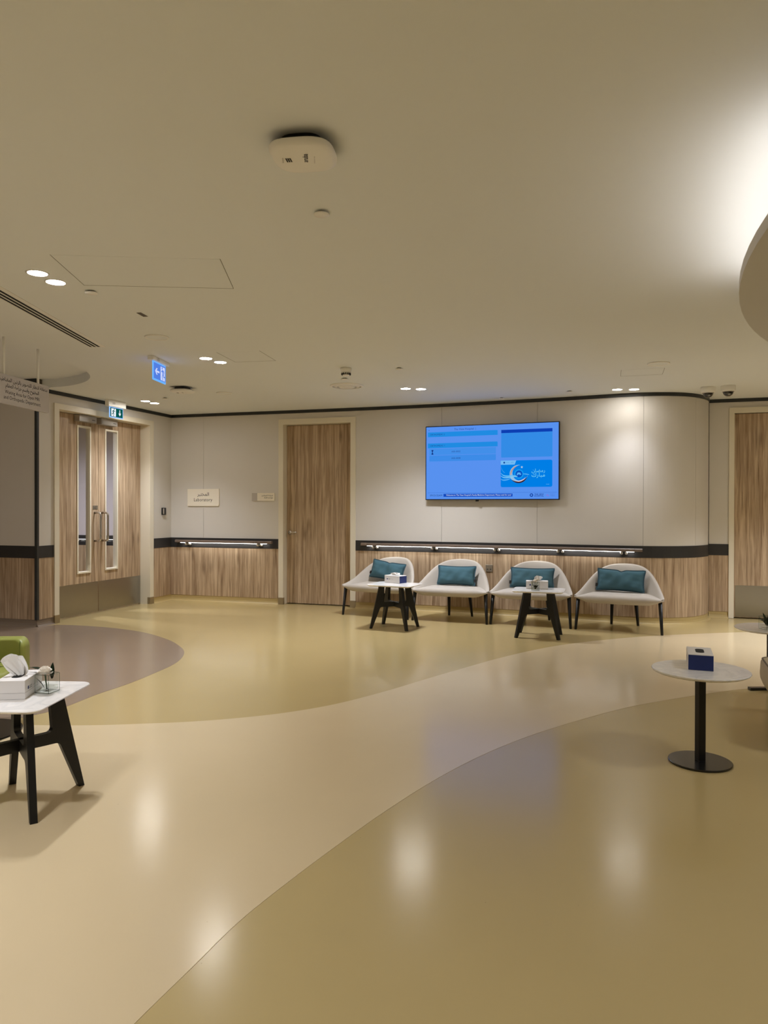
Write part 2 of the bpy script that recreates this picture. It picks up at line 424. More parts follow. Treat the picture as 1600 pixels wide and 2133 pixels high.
# ------------------------------------------------------------------ wall paths
class Path:
    """polyline on the floor plan, room on its right-hand side"""
    def __init__(s, pts):
        s.p = [Vector((x, y, 0)) for x, y in pts]
        s.L = [0.0]
        for a, b in zip(s.p, s.p[1:]): s.L.append(s.L[-1] + (b-a).length)
        s.len = s.L[-1]
        seg = [(b-a).normalized() for a, b in zip(s.p, s.p[1:])]
        s.t = [seg[0]] + [((a+b).normalized()) for a, b in zip(seg, seg[1:])] + [seg[-1]]
    def _k(s, d):
        for i in range(len(s.L)-2, -1, -1):
            if d >= s.L[i]: return i
        return 0
    def tan(s, d):
        i = s._k(d); f = (d - s.L[i])/(s.L[i+1]-s.L[i]); f = min(1, max(0, f))
        return (s.t[i].lerp(s.t[i+1], f)).normalized()
    def at(s, d, off=0.0, z=0.0):
        i = s._k(d); f = (d - s.L[i])/(s.L[i+1]-s.L[i])
        t = s.tan(d); n = Vector((t.y, -t.x, 0))
        q = s.p[i] + (s.p[i+1]-s.p[i])*f + n*off
        return Vector((q.x, q.y, z))
    def hit(s, px, py, off=0.0):
        """(distance along, z) where the sight line of a pixel meets the wall"""
        d = ray(px, py); best = None
        for i in range(len(s.p)-1):
            a = s.p[i]; b = s.p[i+1]; t = (b-a).normalized(); n = Vector((t.y, -t.x, 0))
            a = a + n*off
            den = d.x*n.x + d.y*n.y
            if abs(den) < 1e-9: continue
            k = ((a.x-CO.x)*n.x + (a.y-CO.y)*n.y)/den
            if k <= 0: continue
            q = CO + d*k
            u = (Vector((q.x, q.y, 0)) - a).dot(t); Ls = (b-a).length
            lo = -1e-6 if i > 0 else -9; hi = Ls+1e-6 if i < len(s.p)-2 else Ls+9
            if lo <= u <= hi and (best is None or k < best[2]): best = (s.L[i]+u, q.z, k)
        return best[0], best[1]
    def rz(s, d):
        t = s.tan(d); return math.atan2(t.y, t.x)
    def stations(s, a, b):
        return [a] + [l for l in s.L if a+1e-4 < l < b-1e-4] + [b]
    def sweep(s, a, b, prof, bm=None):
        """closed profile of (off, z) swept from a to b"""
        bm = bm or bmesh.new(); uv = bm.loops.layers.uv.verify()
        st = s.stations(a, b); n = len(prof); V = []
        for d in st: V.append([bm.verts.new(s.at(d, o, z)) for o, z in prof])
        fs = []
        for j in range(len(st)-1):
            for i in range(n):
                f = bm.faces.new((V[j][i], V[j+1][i], V[j+1][(i+1) % n], V[j][(i+1) % n]))
                for l, (dd, zz) in zip(f.loops, ((st[j], prof[i][1]), (st[j+1], prof[i][1]), (st[j+1], prof[(i+1) % n][1]), (st[j], prof[(i+1) % n][1]))): l[uv].uv = (dd, zz)
        f = bm.faces.new(V[0][::-1]); g = bm.faces.new(V[-1])
        for q in (f, g):
            for l in q.loops: l[uv].uv = (a, l.vert.co.z)
        bmesh.ops.recalc_face_normals(bm, faces=bm.faces[:])
        return bm
    def slab(s, a, b, z0, z1, o0, o1, bm=None):
        return s.sweep(a, b, [(o0, z0), (o1, z0), (o1, z1), (o0, z1)], bm)

C0 = at_z(76.5, 806.0, CEIL); C0 = (C0.x, C0.y)
C1 = at_z(356.5, 864.5, CEIL); C1 = (C1.x, C1.y)
def cp(px, py):
    q = at_z(px, py, CEIL); return (q.x, q.y)
back_ctrl = [C1, cp(480, 859.6), cp(605, 854.8), cp(740, 849.2), cp(900, 842.0), cp(1030, 835.2), cp(1140, 829.3), cp(1230, 823.8), cp(1300, 819.6), cp(1350, 817.4), cp(1390, 816.9), cp(1425, 817.9), cp(1450, 820.3), cp(1466, 823.6), cp(1474.5, 826.6)]
# smooth the measured plan, then bring the far end round to meet the recessed wall
e0 = Vector(back_ctrl[-1]); 
back_pts = catmull(back_ctrl, 5)
WB = cp(1478, 832.4); WB2 = cp(1600, 827.6)
back_pts = back_pts + [cp(1476.6, 828.8), cp(1476.8, 830.6), (WB[0]-0.02, WB[1]+0.01)]
dirb = (Vector(C1) - Vector(cp(740, 849.2))).normalized()
side_far = Vector(C0) + dirb*5.0
P_side = Path([tuple(side_far), C0])
P_left = Path([C0, C1])
P_back = Path(back_pts)
dr = (Vector(WB2) - Vector(WB)).normalized()
P_right = Path([WB, tuple(Vector(WB) + dr*5.5)])
ZB0, ZB1, ZW = 0.812, 0.957, 0.083   # dark band bottom / top, wainscot bottom
TRIM = 0.045

def cove_prof(h=ZW, back=-0.012):
    return [(back, 0.0), (0.036, 0.0), (0.020, 0.006), (0.008, 0.018), (0.0015, 0.04), (0.0, h), (back, h)]
def build_wall(name, path, spans, joints, coves, heads=(), ztop=CEIL, trim_z=None, wood_joints=None, s_lo=0.0, s_hi=None, ext=0.0):
    """backing + separate panels, dark band, wainscot panels, cove skirting, ceiling trim (spans: stretches between doors)"""
    s_hi = path.len if s_hi is None else s_hi
    r = root(name)
    # backing with openings
    for a, b in spans:
        obj('backing', path.slab(a, b, 0.0, ztop + 0.02, -0.10, -0.013), M['joint'], r)
        js = [a] + [j for j in joints if a+0.05 < j < b-0.05] + [b]
        for u, v in zip(js, js[1:]):
            obj('wall_panel', path.slab(u + (0.0015 if u != a else 0), v - (0.0015 if v != b else 0), ZB1, ztop, -0.012, 0.0), M['wall'], r)
        wj = wood_joints if wood_joints is not None else joints
        js = [a] + [j for j in wj if a+0.05 < j < b-0.05] + [b]
        for u, v in zip(js, js[1:]):
            obj('wainscot_panel', path.slab(u + (0.001 if u != a else 0), v - (0.001 if v != b else 0), ZW, ZB0, -0.012, 0.004), M['wood'], r)
        obj('dado_band', path.slab(a, b, ZB0, ZB1, -0.012, 0.007), M['band'], r)
    for a, b, z in heads:
        obj('backing', path.slab(a, b, z, ztop + 0.02, -0.10, -0.013), M['joint'], r)
        obj('wall_panel', path.slab(a, b, z, ztop, -0.012, 0.0), M['wall'], r)
    for a, b, mm in coves:
        obj('cove_skirting', path.sweep(a, b, cove_prof()), mm, r)
    tz = trim_z or ztop
    obj('ceiling_trim', path.slab(s_lo, s_hi, tz - TRIM, tz - 0.001, -0.012, 0.010), M['trim'], r)
    return r

# ------------------------------------------------------------------ doors' places on the walls
d1a, _ = P_left.hit(114.0, 1066, 0.02); d1b, _ = P_left.hit(320.3, 1066, 0.02)
d1i0, _ = P_left.hit(123.7, 1066, 0.02); d1i1, _ = P_left.hit(312.7, 1066, 0.02)
_, d1top = P_left.hit(114.4, 838.7, 0.02); _, d1open = P_left.hit(123.7, 852.0, 0.02)
d2a, _ = P_back.hit(579.8, 1066, 0.02); d2b, _ = P_back.hit(740.2, 1066, 0.02)
d2i0, _ = P_back.hit(589.5, 1066, 0.02); d2i1, _ = P_back.hit(729.5, 1066, 0.02)
_, d2top = P_back.hit(580, 873.7, 0.02); _, d2open = P_back.hit(589, 884.5, 0.02)
d3a, _ = P_right.hit(1518.5, 1066, 0.02); d3i0, _ = P_right.hit(1529.5, 1066, 0.02)
_, d3top = P_right.hit(1519, 849.7, 0.02); _, d3open = P_right.hit(1530, 860.5, 0.02)
d3b = d3a + 1.25; d3i1 = d3b - (d3i0 - d3a)

J = lambda p, x, y=1000: p.hit(x, y)[0]
build_wall('wall_side', P_side, [(0, P_side.len)], [P_side.len - 1.25, P_side.len - 2.5], [(0, P_side.len, M['taupecove'])], ztop=2.936)
build_wall('wall_left', P_left, [(0.0, d1a), (d1b, P_left.len)], [J(P_left, 333, 850)] if False else [], [(0.0, d1a, M['taupecove']), (d1b, P_left.len, M['goldcove'])], heads=[(d1a, d1b, d1top-0.01)])
build_wall('wall_back', P_back, [(0.0, d2a), (d2b, P_back.len)], [J(P_back, 424, 1080), J(P_back, 920, 1080), J(P_back, 1119, 1080), J(P_back, 1340, 1080), J(P_back, 1449, 1080)],
           [(0.0, d2a, M['goldcove']), (d2b, P_back.len, M['goldcove'])], heads=[(d2a, d2b, d2top-0.01)],
           wood_joints=[J(P_back, 427, 1180), J(P_back, 947, 1180), J(P_back, 1114, 1180), J(P_back, 1280, 1180), J(P_back, 1449, 1180)])
build_wall('wall_right', P_right, [(0.0, d3a), (d3b, P_right.len)], [d3b+0.8, d3b + 2.0], [(0.0, d3a, M['goldcove']), (d3b, P_right.len, M['goldcove'])], heads=[(d3a, d3b, d3top-0.01)])
# dark corner strip on the outside corner at the left
cs = struct(obj('trim_1', bx(-0.022, 0.012, -0.012, 0.022, 0.08, 2.89), M['trim'], None)); cs.location = (C0[0], C0[1], 0); cs.rotation_euler = (0, 0, math.atan2(-dirb.y, -dirb.x))

# rest of the room, behind and beside the camera
XL, XR, YR = side_far.x + 0.3, P_right.p[-1].x - 0.1, -4.0
def plain_wall(name, a, b):
    p = Path([a, b]); struct(obj(name, p.slab(0, p.len, 0, 2.95, -0.1, 0.0), M['wall']))
plain_wall('wall_outer_left', (XL, YR), (XL, side_far.y + 0.3))
plain_wall('wall_outer_right', (XR, P_right.p[-1].y + 0.3), (XR, YR))
plain_wall('wall_rear', (XR, YR), (XL, YR))
# corridor beyond the double door: the back wall's line carried on to the left
Pc = Path([tuple(Vector(C1) + dirb*4.2 + Vector((0.0, 0.35))), tuple(Vector(C1) + dirb*0.25 + Vector((0.0, 0.35)))])
M['corridor'] = mat('corridor_wall', (216, 208, 212), 0.6)
wc = root('wall_corridor')
obj('wall_panel', Pc.slab(0, Pc.len, ZB1, CEIL, -0.05, 0), M['corridor'], wc)
obj('dado_band', Pc.slab(0, Pc.len, ZB0 - 0.02, ZB1, -0.05, 0.006), M['band'], wc)
obj('wainscot_panel', Pc.slab(0, Pc.len, 0.0, ZB0 - 0.02, -0.05, 0.004), M['wood'], wc)
obj('rail_light', Pc.slab(0.2, Pc.len - 0.1, 0.886, 0.892, 0.0, 0.03), M['corrled'], wc)

# ------------------------------------------------------------------ ceiling with a round raised recess
RC, RR, RZ = (-4.4, 7.5), 1.3, 2.936
def ceiling():
    r = root('ceiling')
    bm = bmesh.new()
    out = [(XL-0.3, YR-0.3), (XR+0.3, YR-0.3), (XR+0.3, 13.5), (XL-0.3, 13.5)]
    n = 96
    ring = [(RC[0]+RR*math.cos(2*PI*i/n), RC[1]+RR*math.sin(2*PI*i/n)) for i in range(n)]
    vo = [bm.verts.new((x, y, CEIL)) for x, y in out]; vi = [bm.verts.new((x, y, CEIL)) for x, y in ring]
    ed = [bm.edges.new((vo[i], vo[(i+1) % 4])) for i in range(4)] + [bm.edges.new((vi[i], vi[(i+1) % n])) for i in range(n)]
    bmesh.ops.triangle_fill(bm, use_beauty=True, edges=ed)
    for f in bm.faces:
        if f.normal.z > 0: f.normal_flip()
    # drop faces that fell inside the ring
    kill = [f for f in bm.faces if math.hypot(f.calc_center_median().x-RC[0], f.calc_center_median().y-RC[1]) < RR*0.98]
    if kill: bmesh.ops.delete(bm, geom=kill, context='FACES_ONLY')
    obj('ceiling_board', bm, M['ceiling'], r)
    b2 = bmesh.new()
    lo = [b2.verts.new((x, y, CEIL)) for x, y in ring]; hi = [b2.verts.new((x, y, RZ)) for x, y in ring]
    for i in range(n): b2.faces.new((lo[i], lo[(i+1) % n], hi[(i+1) % n], hi[i]))
    b2.faces.new(hi)
    obj('ceiling_recess', b2, M['ceiling'], r)
    return r
ceiling_root = ceiling()

# dropped bulkhead with a hidden light cove, upper right
BC, BR, BZ = (5.94, 1.73), 4.60, 2.50
def arc(rad, x1):
    a1 = math.acos((x1 - BC[0])/rad)
    return [(BC[0] + rad*math.cos(a1 + (2*PI-2*a1)*i/120), BC[1] + rad*math.sin(a1 + (2*PI-2*a1)*i/120)) for i in range(121)]
tr = root('trim_2')
x1 = min(XR - 0.02, BC[0] + 3.5)
obj('bulkhead_shelf', prism(arc(BR, x1), BZ, BZ+0.055), M['pendant'], tr)
obj('bulkhead_upstand', prism(arc(BR-0.13, x1), BZ+0.055, CEIL), M['pendant'], tr)
def led_strip(r, a0, a1):
    bm = bmesh.new(); V = []
    for i in range(49):
        a = a0 + (a1-a0)*i/48
        V.append([bm.verts.new((BC[0]+q*math.cos(a), BC[1]+q*math.sin(a), z)) for q, z in ((r-0.012, BZ+0.058), (r+0.012, BZ+0.058), (r+0.012, BZ+0.066), (r-0.012, BZ+0.066))])
    for a, b in zip(V, V[1:]):
        for i in range(4): bm.faces.new((a[i], b[i], b[(i+1) % 4], a[(i+1) % 4]))
    bmesh.ops.recalc_face_normals(bm, faces=bm.faces[:])
    return bm
obj('cove_light', led_strip(BR-0.09, R(144), R(170)), M['coveled'], tr)

# ------------------------------------------------------------------ floor with inlaid colour fields
fl = root('floor')
obj('floor_sheet', bx(XL-0.3, XR+0.3, YR-0.3, 13.5, -0.05, 0.0), M['gold'], fl)
def fxy(px, py):
    q = at_z(px, py, 0.0); return (q.x, q.y)
up = [(-700, 1487), (-350, 1497), (0, 1508.5), (100, 1511), (200, 1510.8), (300, 1507.6), (400, 1503.3), (500, 1495.5), (600, 1484), (700, 1466.5), (800, 1441), (875, 1418.5), (950, 1396.5), (1050, 1368.5), (1150, 1347), (1250, 1334), (1350, 1325.5), (1450, 1320.5), (1550, 1317), (1700, 1313), (2000, 1310)]
lo = [(2000, 1405), (1700, 1422), (1560, 1434.5), (1475, 1445), (1375, 1461), (1300, 1475.5), (1200, 1502.5), (1100, 1534.5), (1000, 1575.5), (900, 1628.5), (800, 1692), (700, 1763), (600, 1838), (500, 1918.5), (400, 2016), (280, 2133), (150, 2268), (30, 2420)]
poly = catmull([fxy(*p) for p in up], 6) + catmull([fxy(*p) for p in lo], 6)
last = poly[-1]
poly += [(last[0]-0.9, last[1]-1.2), (-6.0, -1.5), (-6.2, 3.0)]
obj('floor_inlay', prism(poly, -0.001, 0.0012), M['cream'], fl)
tp = [(118, 1301.6), (165, 1303), (235, 1308.2), (300, 1317.5), (350, 1332.5), (374, 1346), (383.5, 1357), (379, 1370), (360, 1385), (320, 1403), (270, 1423.5), (200, 1447.5), (128, 1475.5), (60, 1492), (0, 1503), (-150, 1518), (-420, 1535)]
poly2 = catmull([fxy(*p) for p in tp], 6)
poly2 += [(-7.6, 4.6), (side_far.x, side_far.y - 0.02)] + [tuple(P_side.at(P_side.len-0.02, 0.0).xy)]
obj('floor_inlay', prism(poly2, -0.001, 0.0012), M['taupe'], fl)

# ------------------------------------------------------------------ door builder pieces
def wall_frame(path, s):
    q = path.at(s); return (q.x, q.y, 0.0), path.rz(s)
def door_frame(r, x0, x1, i0, i1, ztop, zopen, depth, mats=None, base_h=0.10):
    """frame in wall-local coordinates: x along, y into the wall"""
    bm = bx(x0, i0, -0.02, 0.02, base_h, ztop); obj('frame_jamb', bm, M['frame'], r)
    bm = bx(i1, x1, -0.02, 0.02, base_h, ztop); obj('frame_jamb', bm, M['frame'], r)
    obj('frame_head', bx(i0, i1, -0.02, 0.02, zopen, ztop), M['frame'], r)
    obj('frame_reveal', bx(i0-0.03, i0, 0.02, depth+0.05, 0.0, zopen+0.03), M['frame'], r)
    obj('frame_reveal', bx(i1, i1+0.03, 0.02, depth+0.05, 0.0, zopen+0.03), M['frame'], r)
    obj('frame_reveal', bx(i0, i1, 0.02, depth+0.05, zopen, zopen+0.03), M['frame'], r)
    for a, b in ((x0, i0), (i1, x1)):
        obj('frame_foot', bx(a-0.002, b+0.002, -0.024, 0.024, 0.0, base_h), M['steelwarm'], r)
M['steelwarm'] = mat('frame_foot_cladding', (156, 140, 110), 0.4, metal=0.4)
def leaf(r, x0, x1, y, z0, z1, th=0.045, hole=None, name='door_leaf'):
    """door leaf, optionally with an opening (x0, x1, z0, z1)"""
    bm = bmesh.new()
    if hole is None: bx(x0, x1, y, y+th, z0, z1, bm=bm)
    else:
        a, b, c, d = hole
        bx(x0, a, y, y+th, z0, z1, bm=bm); bx(b, x1, y, y+th, z0, z1, bm=bm)
        bx(a, b, y, y+th, z0, c, bm=bm); bx(a, b, y, y+th, d, z1, bm=bm)
    uv_box(bm, (random.uniform(3, 60), random.uniform(0, 9)))
    return obj(name, bm, M['wood'], r)

# ---- door 1: double doors in the left wall
o1, rz1 = wall_frame(P_left, d1a)
D1 = root('door_1', o1, rz1)
LX = lambda s: s - d1a
# depth of the leaves: where the right jamb meets the leaf in the photograph
best = min((abs(proj(P_left.at(d1i1, -dd*0.005, 1.4))[0] - 292.8), dd*0.005) for dd in range(8, 60))
dep1 = best[1]
door_frame(D1, 0, d1b-d1a, LX(d1i0), LX(d1i1), d1top, d1open, dep1)
def hit1(px, py, off=None): 
    s, z = P_left.hit(px, py, -dep1 if off is None else off); return LX(s), z
xm, _ = hit1(204.6, 1100)
xl0, xl1 = LX(d1i0)+0.004, LX(d1i1)-0.004
zl1 = d1open - 0.006
def vision(r, lf, x0, x1, z0, z1, y):
    fw = 0.022
    bm = bmesh.new()
    for a, b, c, d in ((x0, x0+fw, z0, z1), (x1-fw, x1, z0, z1), (x0+fw, x1-fw, z0, z0+fw), (x0+fw, x1-fw, z1-fw, z1)):
        bx(a, b, y-0.012, y+0.055, c, d, bm=bm)
    f = obj('vision_frame', bm, M['frame'], lf)
    obj('vision_glass', bx(x0+fw-0.004, x1-fw+0.004, y+0.02, y+0.026, z0+fw-0.004, z1-fw+0.004), M['doorglass'], lf)
for k, (xa, xb, vl, vr, vtop, vbot) in enumerate(((xl0, xm-0.0025, 159.7, 188.3, (174, 887.2), (176, 1194)), (xm+0.0025, xl1, 217.9, 244.6, (231, 895.8), (232, 1186)))):
    vx0, _ = hit1(vl, 1040); vx1, _ = hit1(vr, 1040); _, vz1 = hit1(*vtop); _, vz0 = hit1(*vbot)
    # the leaf stays a part of the door, its fittings hang on it
    lf = leaf(D1, xa, xb, dep1, 0.012, zl1, hole=(vx0, vx1, vz0, vz1))
    vision(D1, lf, vx0, vx1, vz0, vz1, dep1)
    _, kz = hit1((126+204)/2, 1216) if k == 0 else hit1(250, 1204.3)
    obj('kick_plate', bx(xa+0.004, xb-0.004, dep1-0.003, dep1+0.001, 0.016, kz), M['steel'], lf)
    # D pull handle
    hx = xm - 0.075 if k == 0 else xm + 0.075
    _, hz0 = hit1(200, 1127, -dep1+0.05); _, hz1 = hit1(200, 1068, -dep1+0.05)
    pts = []
    rr = 0.035
    for i in range(9):
        a = PI/2*i/8; pts.append((hx, dep1 - 0.098 + rr - rr*math.sin(a), hz1 - rr + rr*math.cos(a)))
    pts = [(hx, dep1+0.002, hz1)] + pts
    low = [(x, y, hz0 + (hz1 - z)) for x, y, z in reversed(pts)]
    obj('pull_handle', tube(pts + low, 0.0145, 12), M['chrome'], lf, True)
    # door closer under the head
    px0, px1, py0, py1 = ((165, 201, 866, 879.5) if k == 0 else (211, 244.5, 873.5, 886.5))
    c0, _ = hit1(px0, 872, -dep1+0.08); c1, _ = hit1(px1, 872, -dep1+0.08)
    _, cz1 = hit1((px0+px1)/2, py0, -dep1+0.08); _, cz0 = hit1((px0+px1)/2, py1, -dep1+0.08)
    cl = obj('door_closer', bx(c0, c1, dep1-0.085, dep1+0.001, cz0, cz1, 0.004), M['alu'], lf)
    obj('closer_slot', bx(c1-0.09, c1-0.03, dep1-0.087, dep1-0.08, (cz0+cz1)/2-0.01, (cz0+cz1)/2-0.004), M['slot'], lf)
    if k == 0:
        s0, sz1 = hit1(193, 1053); s1, sz0 = hit1(203.2, 1061)
        pl = obj('push_sign', bx(s0, s1, dep1-0.004, dep1+0.001, sz0, sz1), M['socket'], lf)
        text(arabic('اسحب'), M['ink'], lf, ((s0+s1)/2, dep1-0.005, sz0 + (sz1-sz0)*0.70), width=(s1-s0)*0.6)
        text('PULL', M['ink'], lf, ((s0+s1)/2, dep1-0.005, sz0 + (sz1-sz0)*0.28), width=(s1-s0)*0.62)

# ---- door 2: single door in the back wall
o2, rz2 = wall_frame(P_back, (d2a+d2b)/2)
D2 = root('door_2', o2, rz2)
mid2 = (d2a+d2b)/2
dep2 = min((abs(proj(P_back.at(d2i0, -dd*0.005, 1.2))[0] - 597.3), dd*0.005) for dd in range(4, 60))[1]
door_frame(D2, d2a-mid2, d2b-mid2, d2i0-mid2, d2i1-mid2, d2top, d2open, dep2)
lf = leaf(D2, d2i0-mid2+0.003, d2i1-mid2-0.003, dep2, 0.012, d2open-0.006)
def lever(parent, x, y, z, direction, L=0.13):
    obj('lever_rose', tube([(x, y+0.001, z), (x, y-0.012, z)], 0.026, 20), M['chrome'], parent, True)
    obj('lever_handle', tube([(x, y-0.01, z), (x, y-0.045, z), (x+direction*0.012, y-0.055, z), (x+direction*L, y-0.055, z)], 0.0095, 12), M['chrome'], parent, True)
sx, sz = P_back.hit(603.5, 1108.5, -dep2)
lever(lf, sx-mid2, dep2, sz, 1)

# ---- door 3: single door on the right, cut by the frame
o3, rz3 = wall_frame(P_right, d3a)
D3 = root('door_3', o3, rz3)
dep3 = 0.05
door_frame(D3, 0, d3b-d3a, d3i0-d3a, d3i1-d3a, d3top, d3open, dep3, base_h=0.004)
lf = leaf(D3, d3i0-d3a+0.003, d3i1-d3a-0.003, dep3-0.03, 0.014, d3open-0.008)
_, kz = P_right.hit(1560, 1219.5, -dep3)
obj('kick_plate', bx(d3i0-d3a+0.02, d3i1-d3a-0.02, dep3-0.034, dep3-0.029, 0.022, kz), M['steel'], lf)
lever(lf, d3i1-d3a-0.07, dep3-0.03, 1.02, -1)

# ------------------------------------------------------------------ handrails with lights
def handrail(label, path, sa, sb, brackets, zc):
    m = (sa+sb)/2
    q = path.at(m); t = thing('handrail', label, 'handrail', (q.x, q.y, zc), path.rz(m), 'lit handrails')
    inv = (Matrix.Translation(q + Vector((0, 0, zc))) @ Matrix.Rotation(path.rz(m), 4, 'Z')).inverted()
    def loc(bm):
        bm.transform(inv); return bm
    prof = [(0.030, zc+0.010), (0.034, zc+0.021), (0.074, zc+0.021), (0.083, zc+0.012), (0.083, zc-0.012), (0.074, zc-0.018), (0.034, zc-0.018), (0.030, zc-0.010)]
    obj('grip_rail', loc(path.sweep(sa+0.09, sb-0.09, prof)), M['railgrip'], t)
    for e0, e1 in ((sa, sa+0.088), (sb-0.088, sb)):
        bm = path.sweep(e0, e1, prof)
        tip = sa if e0 == sa else sb
        obj('end_cap', loc(bm), M['railgrip'], t)
    st = [sa+0.06] + brackets + [sb-0.06]
    for a, b in zip(st, st[1:]):
        if b - a > 0.06:
            obj('rail_light', loc(path.sweep(a+0.03, b-0.03, [(0.040, zc-0.0185), (0.072, zc-0.0185), (0.072, zc-0.0215), (0.040, zc-0.0215)])), M['railled'], t)
    for s in brackets:
        c = path.at(s); 
        bm = bmesh.new()
        for k in (-0.028, 0.028):
            p0 = path.at(s+k, 0.004, zc-0.042); p1 = path.at(s+k, 0.055, zc-0.042); p2 = path.at(s+k, 0.058, zc-0.018)
            tube([p0, p0.lerp(p1, 0.8), p1, p2], 0.016, 10, bm=bm)
        obj('bracket', loc(bm), M['bracket'], t, True)
    return t
def S(px, py, off=0.0): return P_back.hit(px, py, off)[0]
_, zr = P_back.hit(560, 1130.5, 0.06); 
handrail('short lit handrail on the dark band left of the single door', P_back, S(366, 1128, .06), S(566.5, 1128, .06), [S(391, 1134, .05), S(540, 1134, .05)], 0.905)
handrail('long lit handrail above the row of lounge chairs', P_back, S(752.5, 1133, .06), S(1338, 1143, .06), [S(781, 1140, .05), S(904.5, 1140, .05), S(1034.5, 1145, .05), S(1167, 1149, .05), S(1299.5, 1151, .05)], 0.905)

# ------------------------------------------------------------------ wall fittings
def wall_thing(name, label, cat, path, px, py, off=0.0, group=None):
    s, z = path.hit(px, py, off); q = path.at(s)
    return thing(name, label, cat, (q.x, q.y, z), path.rz(s), group)
def wsize(path, px0, py0, px1, py1, off=0.0):
    a, za = path.hit(px0, py0, off); b, zb = path.hit(px1, py1, off); return abs(b-a), abs(za-zb)
# laboratory sign
w, h = wsize(P_back, 391.5, 1018.5, 457, 1054, 0.012)
t = wall_thing('laboratory_sign', 'cream wall sign reading Laboratory in Arabic and English', 'sign', P_back, 424.3, 1036.3)
obj('sign_plate', prism_y(rrect(w, h, 0.02, 5, (0, 0, 0, 1)), -0.016, -0.0005), M['sign'], t)
text(arabic('المختبر'), M['ink'], t, (0.0, -0.0168, h*0.165), width=w*0.37, bold=0.012)
text('Laboratory', M['ink'], t, (0.0, -0.0168, -h*0.16), width=w*0.585)
# staff lounge sign
w, h = wsize(P_back, 525.5, 1027, 572.5, 1043, 0.012)
t = wall_thing('room_sign', 'small cream plate reading Staff Lounge beside the single door', 'sign', P_back, 549, 1035)
obj('sign_plate', prism_y(rrect(w, h, 0.012, 4, (0, 0, 0, 1)), -0.014, -0.0005), M['sign'], t)
obj('sign_inset', bx(-w/2, -w/2 + w*0.24, -0.0155, -0.013, -h/2, h/2), M['signgrey'], t)
text(arabic('استراحة الموظفين'), M['ink'], t, (w*0.43, -0.0148, h*0.16), width=w*0.5, align='RIGHT', bold=0.012)
text('Staff Lounge', M['ink'], t, (w*0.43, -0.0148, -h*0.14), width=w*0.38, align='RIGHT')
# card reader on the short stretch of left wall
w, h = wsize(P_left, 336, 1057.5, 343.5, 1072.5, 0.02)
t = wall_thing('card_reader', 'small black card reader right of the double doors', 'card reader', P_left, 339.7, 1065)
obj('housing', bx(-w*0.5, w*0.5, -0.026, -0.001, -h/2, h/2, 0.006), M['plasticdark'], t)
obj('reader_face', bx(-w*0.42, -w*0.12, -0.0285, -0.02, -h*0.38, h*0.38, 0.002), M['signgrey'], t)
# socket
t = wall_thing('wall_socket', 'metal double socket on the wainscot between second and third chair', 'socket', P_back, 1019, 1183.5, 0.004)
t.location = t.location + Vector((0, -0.006, 0))
obj('socket_plate', bx(-0.047, 0.047, -0.010, 0.001, -0.047, 0.047, 0.003), M['socket'], t)
for x in (-0.02, 0.02):
    obj('socket_holes', bx(x-0.008, x+0.008, -0.0115, -0.009, -0.018, -0.008), M['slot'], t)
obj('rocker_switch', bx(0.012, 0.026, -0.014, -0.009, 0.012, 0.028, 0.001), M['socket'], t)

# ------------------------------------------------------------------ wall screen
OFF_TV = 0.085
sa, za1 = P_back.hit(886.5, 888, OFF_TV); sb, zb1 = P_back.hit(1166, 877.8, OFF_TV)
pa = at_y(886.5, 888, P_back.at(sa, OFF_TV).y); pb = at_y(1166, 877.8, P_back.at(sb, OFF_TV).y)
_, za0 = P_back.hit(886.5, 1041.8, OFF_TV); _, zb0 = P_back.hit(1165, 1040.8, OFF_TV)
tw = (Vector(pb.xy) - Vector(pa.xy)).length; zt = (za1+zb1)/2; zbm = (za0+zb0)/2; th = zt - zbm
tvrz = math.atan2(pb.y-pa.y, pb.x-pa.x)
cxy = (Vector(pa.xy)+Vector(pb.xy))/2
TV = thing('wall_screen', 'large wall mounted screen glowing blue above the chairs', 'television', (cxy.x, cxy.y, (zt+zbm)/2), tvrz)
SCR = 0.90
obj('screen_casing', bx(-tw/2, tw/2, 0.0, 0.05, -th/2, th/2, 0.004), M['plasticdark'], TV)
obj('wall_mount', bx(-0.4, 0.4, 0.05, 0.068, -0.25, 0.25), M['blackmetal'], TV)
obj('sensor_bump', tube([(-tw*0.1, 0.02, -th/2), (-tw*0.1, 0.02, -th/2-0.02)], 0.022, 14), M['plasticdark'], TV)
E_ = {}
def E(rgb):
    if rgb not in E_: E_[rgb] = emis('screen_%d_%d_%d' % rgb, rgb, SCR)
    return E_[rgb]
def scr(u0, u1, v0, v1, layer, rgb, name, rnd=0.0, corners=(1, 1, 1, 1)):
    iw, ih = tw-0.024, th-0.024
    x0, x1 = -iw/2+u0*iw, -iw/2+u1*iw; z1, z0 = ih/2-v0*ih, ih/2-v1*ih
    y = -0.0006 - 0.0005*layer
    if rnd:
        pts = [(x+(x0+x1)/2, z+(z0+z1)/2) for x, z in rrect(x1-x0, z1-z0, rnd, 4, corners)]
    else: pts = [(x0, z0), (x1, z0), (x1, z1), (x0, z1)]
    return obj(name, prism_y(pts, y, y+0.0004), E(rgb), TV)
def stx(u, v, s, rgb, width_u, align='LEFT', layer=3, bold=0.0, height=None):
    iw, ih = tw-0.024, th-0.024
    return text(s, E(rgb), TV, (-iw/2+u*iw, -0.0008-0.0005*layer, ih/2-v*ih), width=width_u*iw, align=align, bold=bold, height=height)
scr(0, 1, 0, 1, 0, (92, 152, 250), 'display')
stx(0.222, 0.045, 'The View Hospital  |', (40, 74, 150), 0.168)
stx(0.018, 0.045, 'v', (40, 74, 150), 0.008)
